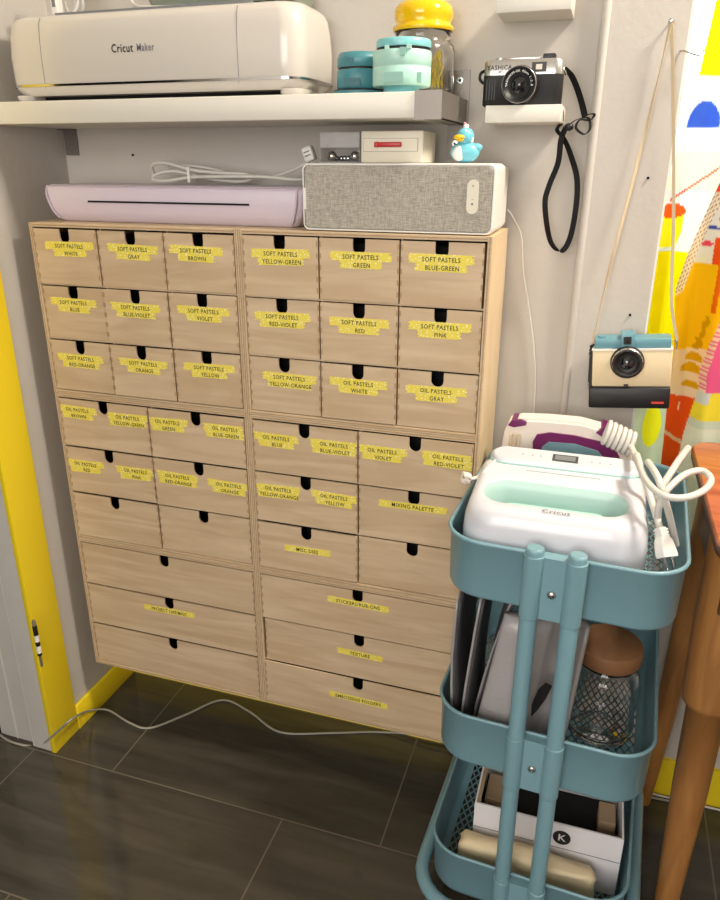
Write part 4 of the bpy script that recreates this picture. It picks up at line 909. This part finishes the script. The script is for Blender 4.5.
fs.append(list(range(n))[::-1]); fs.append([H*n+k for k in range(n)]); b.add(vs, fs, M_bag, True); b.build('cover', t)
b = MB(); 
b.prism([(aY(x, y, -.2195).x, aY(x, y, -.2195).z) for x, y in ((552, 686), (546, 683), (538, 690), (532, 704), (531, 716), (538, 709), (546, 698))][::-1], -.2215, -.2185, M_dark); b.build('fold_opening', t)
t = thing('wood_lid_jar', (1.09, -.10, .374), 'clear glass jar with round wooden lid in the middle tray', 'jar')
jc = (1.078, -.100, .3655)
b = MB(); b.lathe([(.040, 0), (.050, .004), (.0545, .022), (.0515, .045), (.0550, .070), (.0550, .100), (.049, .120), (.043, .129), (.043, .139), (.040, .139), (.040, .128), (.0455, .118), (.0515, .099), (.0515, .070), (.048, .045), (.051, .022), (.047, .007), (.001, .006)], jc, M_glass, 44); b.build('glass', t)
b = MB(); b.lathe([(.040, .1395), (.0485, .1405), (.0510, .144), (.0510, .165), (.0495, .168), (.049, .1685), (.001, .169)], jc, M_cork, 44); b.build('lid', t)

# ------------------------------------------------------------------ bottom tray: white box, cloth
t = thing('open_box', (1.02, -.08, .0805), 'open white box with round black logo standing in the bottom tray', 'box')
x0, x1, y0, y1, z0, z1 = .896, 1.1395, -.166, -.03, .0805, .208
b = MB(); e = .003
b.box((x0, y0, z0), (x1, y0+e, z1), M_paper); b.box((x0, y1-e, z0), (x1, y1, z1), M_paper); b.box((x0, y0+e, z0), (x0+e, y1-e, z1), M_paper); b.box((x1-e, y0+e, z0), (x1, y1-e, z1), M_paper); b.box((x0+e, y0+e, z0), (x1-e, y1-e, z0+e), M_paper)
b.box((x0+e, y0+e, z1-.004), (x0+e+.006, y1-e, z1-.002), M_card); b.build('box_walls', t)
b = MB(); b.box((x0+.001, y0-.0008, z1-.052), (x1-.001, y0-.0001, z1-.051), M_grey); lz = z1-.028; lx = (x0+x1)/2+.026
b.lathe([(.0145, -.0012), (.0145, 0)], (lx, y0, lz), M_ink, 28, 'y'); b.text('K', .020, vtext(lx, y0-.0015, lz), M_paper); b.build('logo', t)
b = MB(); b.box((x0+.007, y0+.004, z0+.004), (x1-.007, y1-.005, z0+.070), M_dark); tag(b.build('dark_block'), 'dark block lying inside the open white box', 'case')  # plain dark block filling the lower part of the box
b = MB(); b.box((x0+.012, y0+.045, z0+.0705), (x0+.05, y1-.03, z0+.098), M_card, bev=.002); tag(b.build('wood_block'), 'tan wooden block at the left inside the open white box', 'block')
b = MB(); b.box((x1-.038, y0+.05, z0+.0705), (x1-.010, y1-.04, z0+.104), M_card, bev=.002); tag(b.build('wood_block'), 'tan wooden block at the right inside the open white box', 'block')
b = MB(); vs = []; fs = []; nx, na = 26, 16
for i in range(nx+1):
    f = i/nx; x = .880+.222*f
    for k in range(na):
        a = 2*PI*k/na; ry = .017+.0025*math.sin(f*11+k)+.002*math.sin(k*2.3); rz = .044-.006*f+.003*math.sin(f*7+k*1.3)
        e_ = min(1, .75+min(f, 1-f)*8); cz = .0830+.044-.004*f
        sp = lambda v: math.copysign(abs(v)**.45, v)
        vs.append((x+.002*math.sin(k*1.7), -.199+ry*e_*sp(math.cos(a)), max(.0815, cz+rz*e_*sp(math.sin(a)))))
for i in range(nx):
    for k in range(na): l = (k+1) % na; fs.append((i*na+k, i*na+l, (i+1)*na+l, (i+1)*na+k))
fs.append(list(range(na))[::-1]); fs.append([nx*na+k for k in range(na)]); b.add(vs, fs, M_cloth, True)
tag(b.build('folded_cloth'), 'folded beige cloth in front of the white box in the bottom tray', 'cloth')
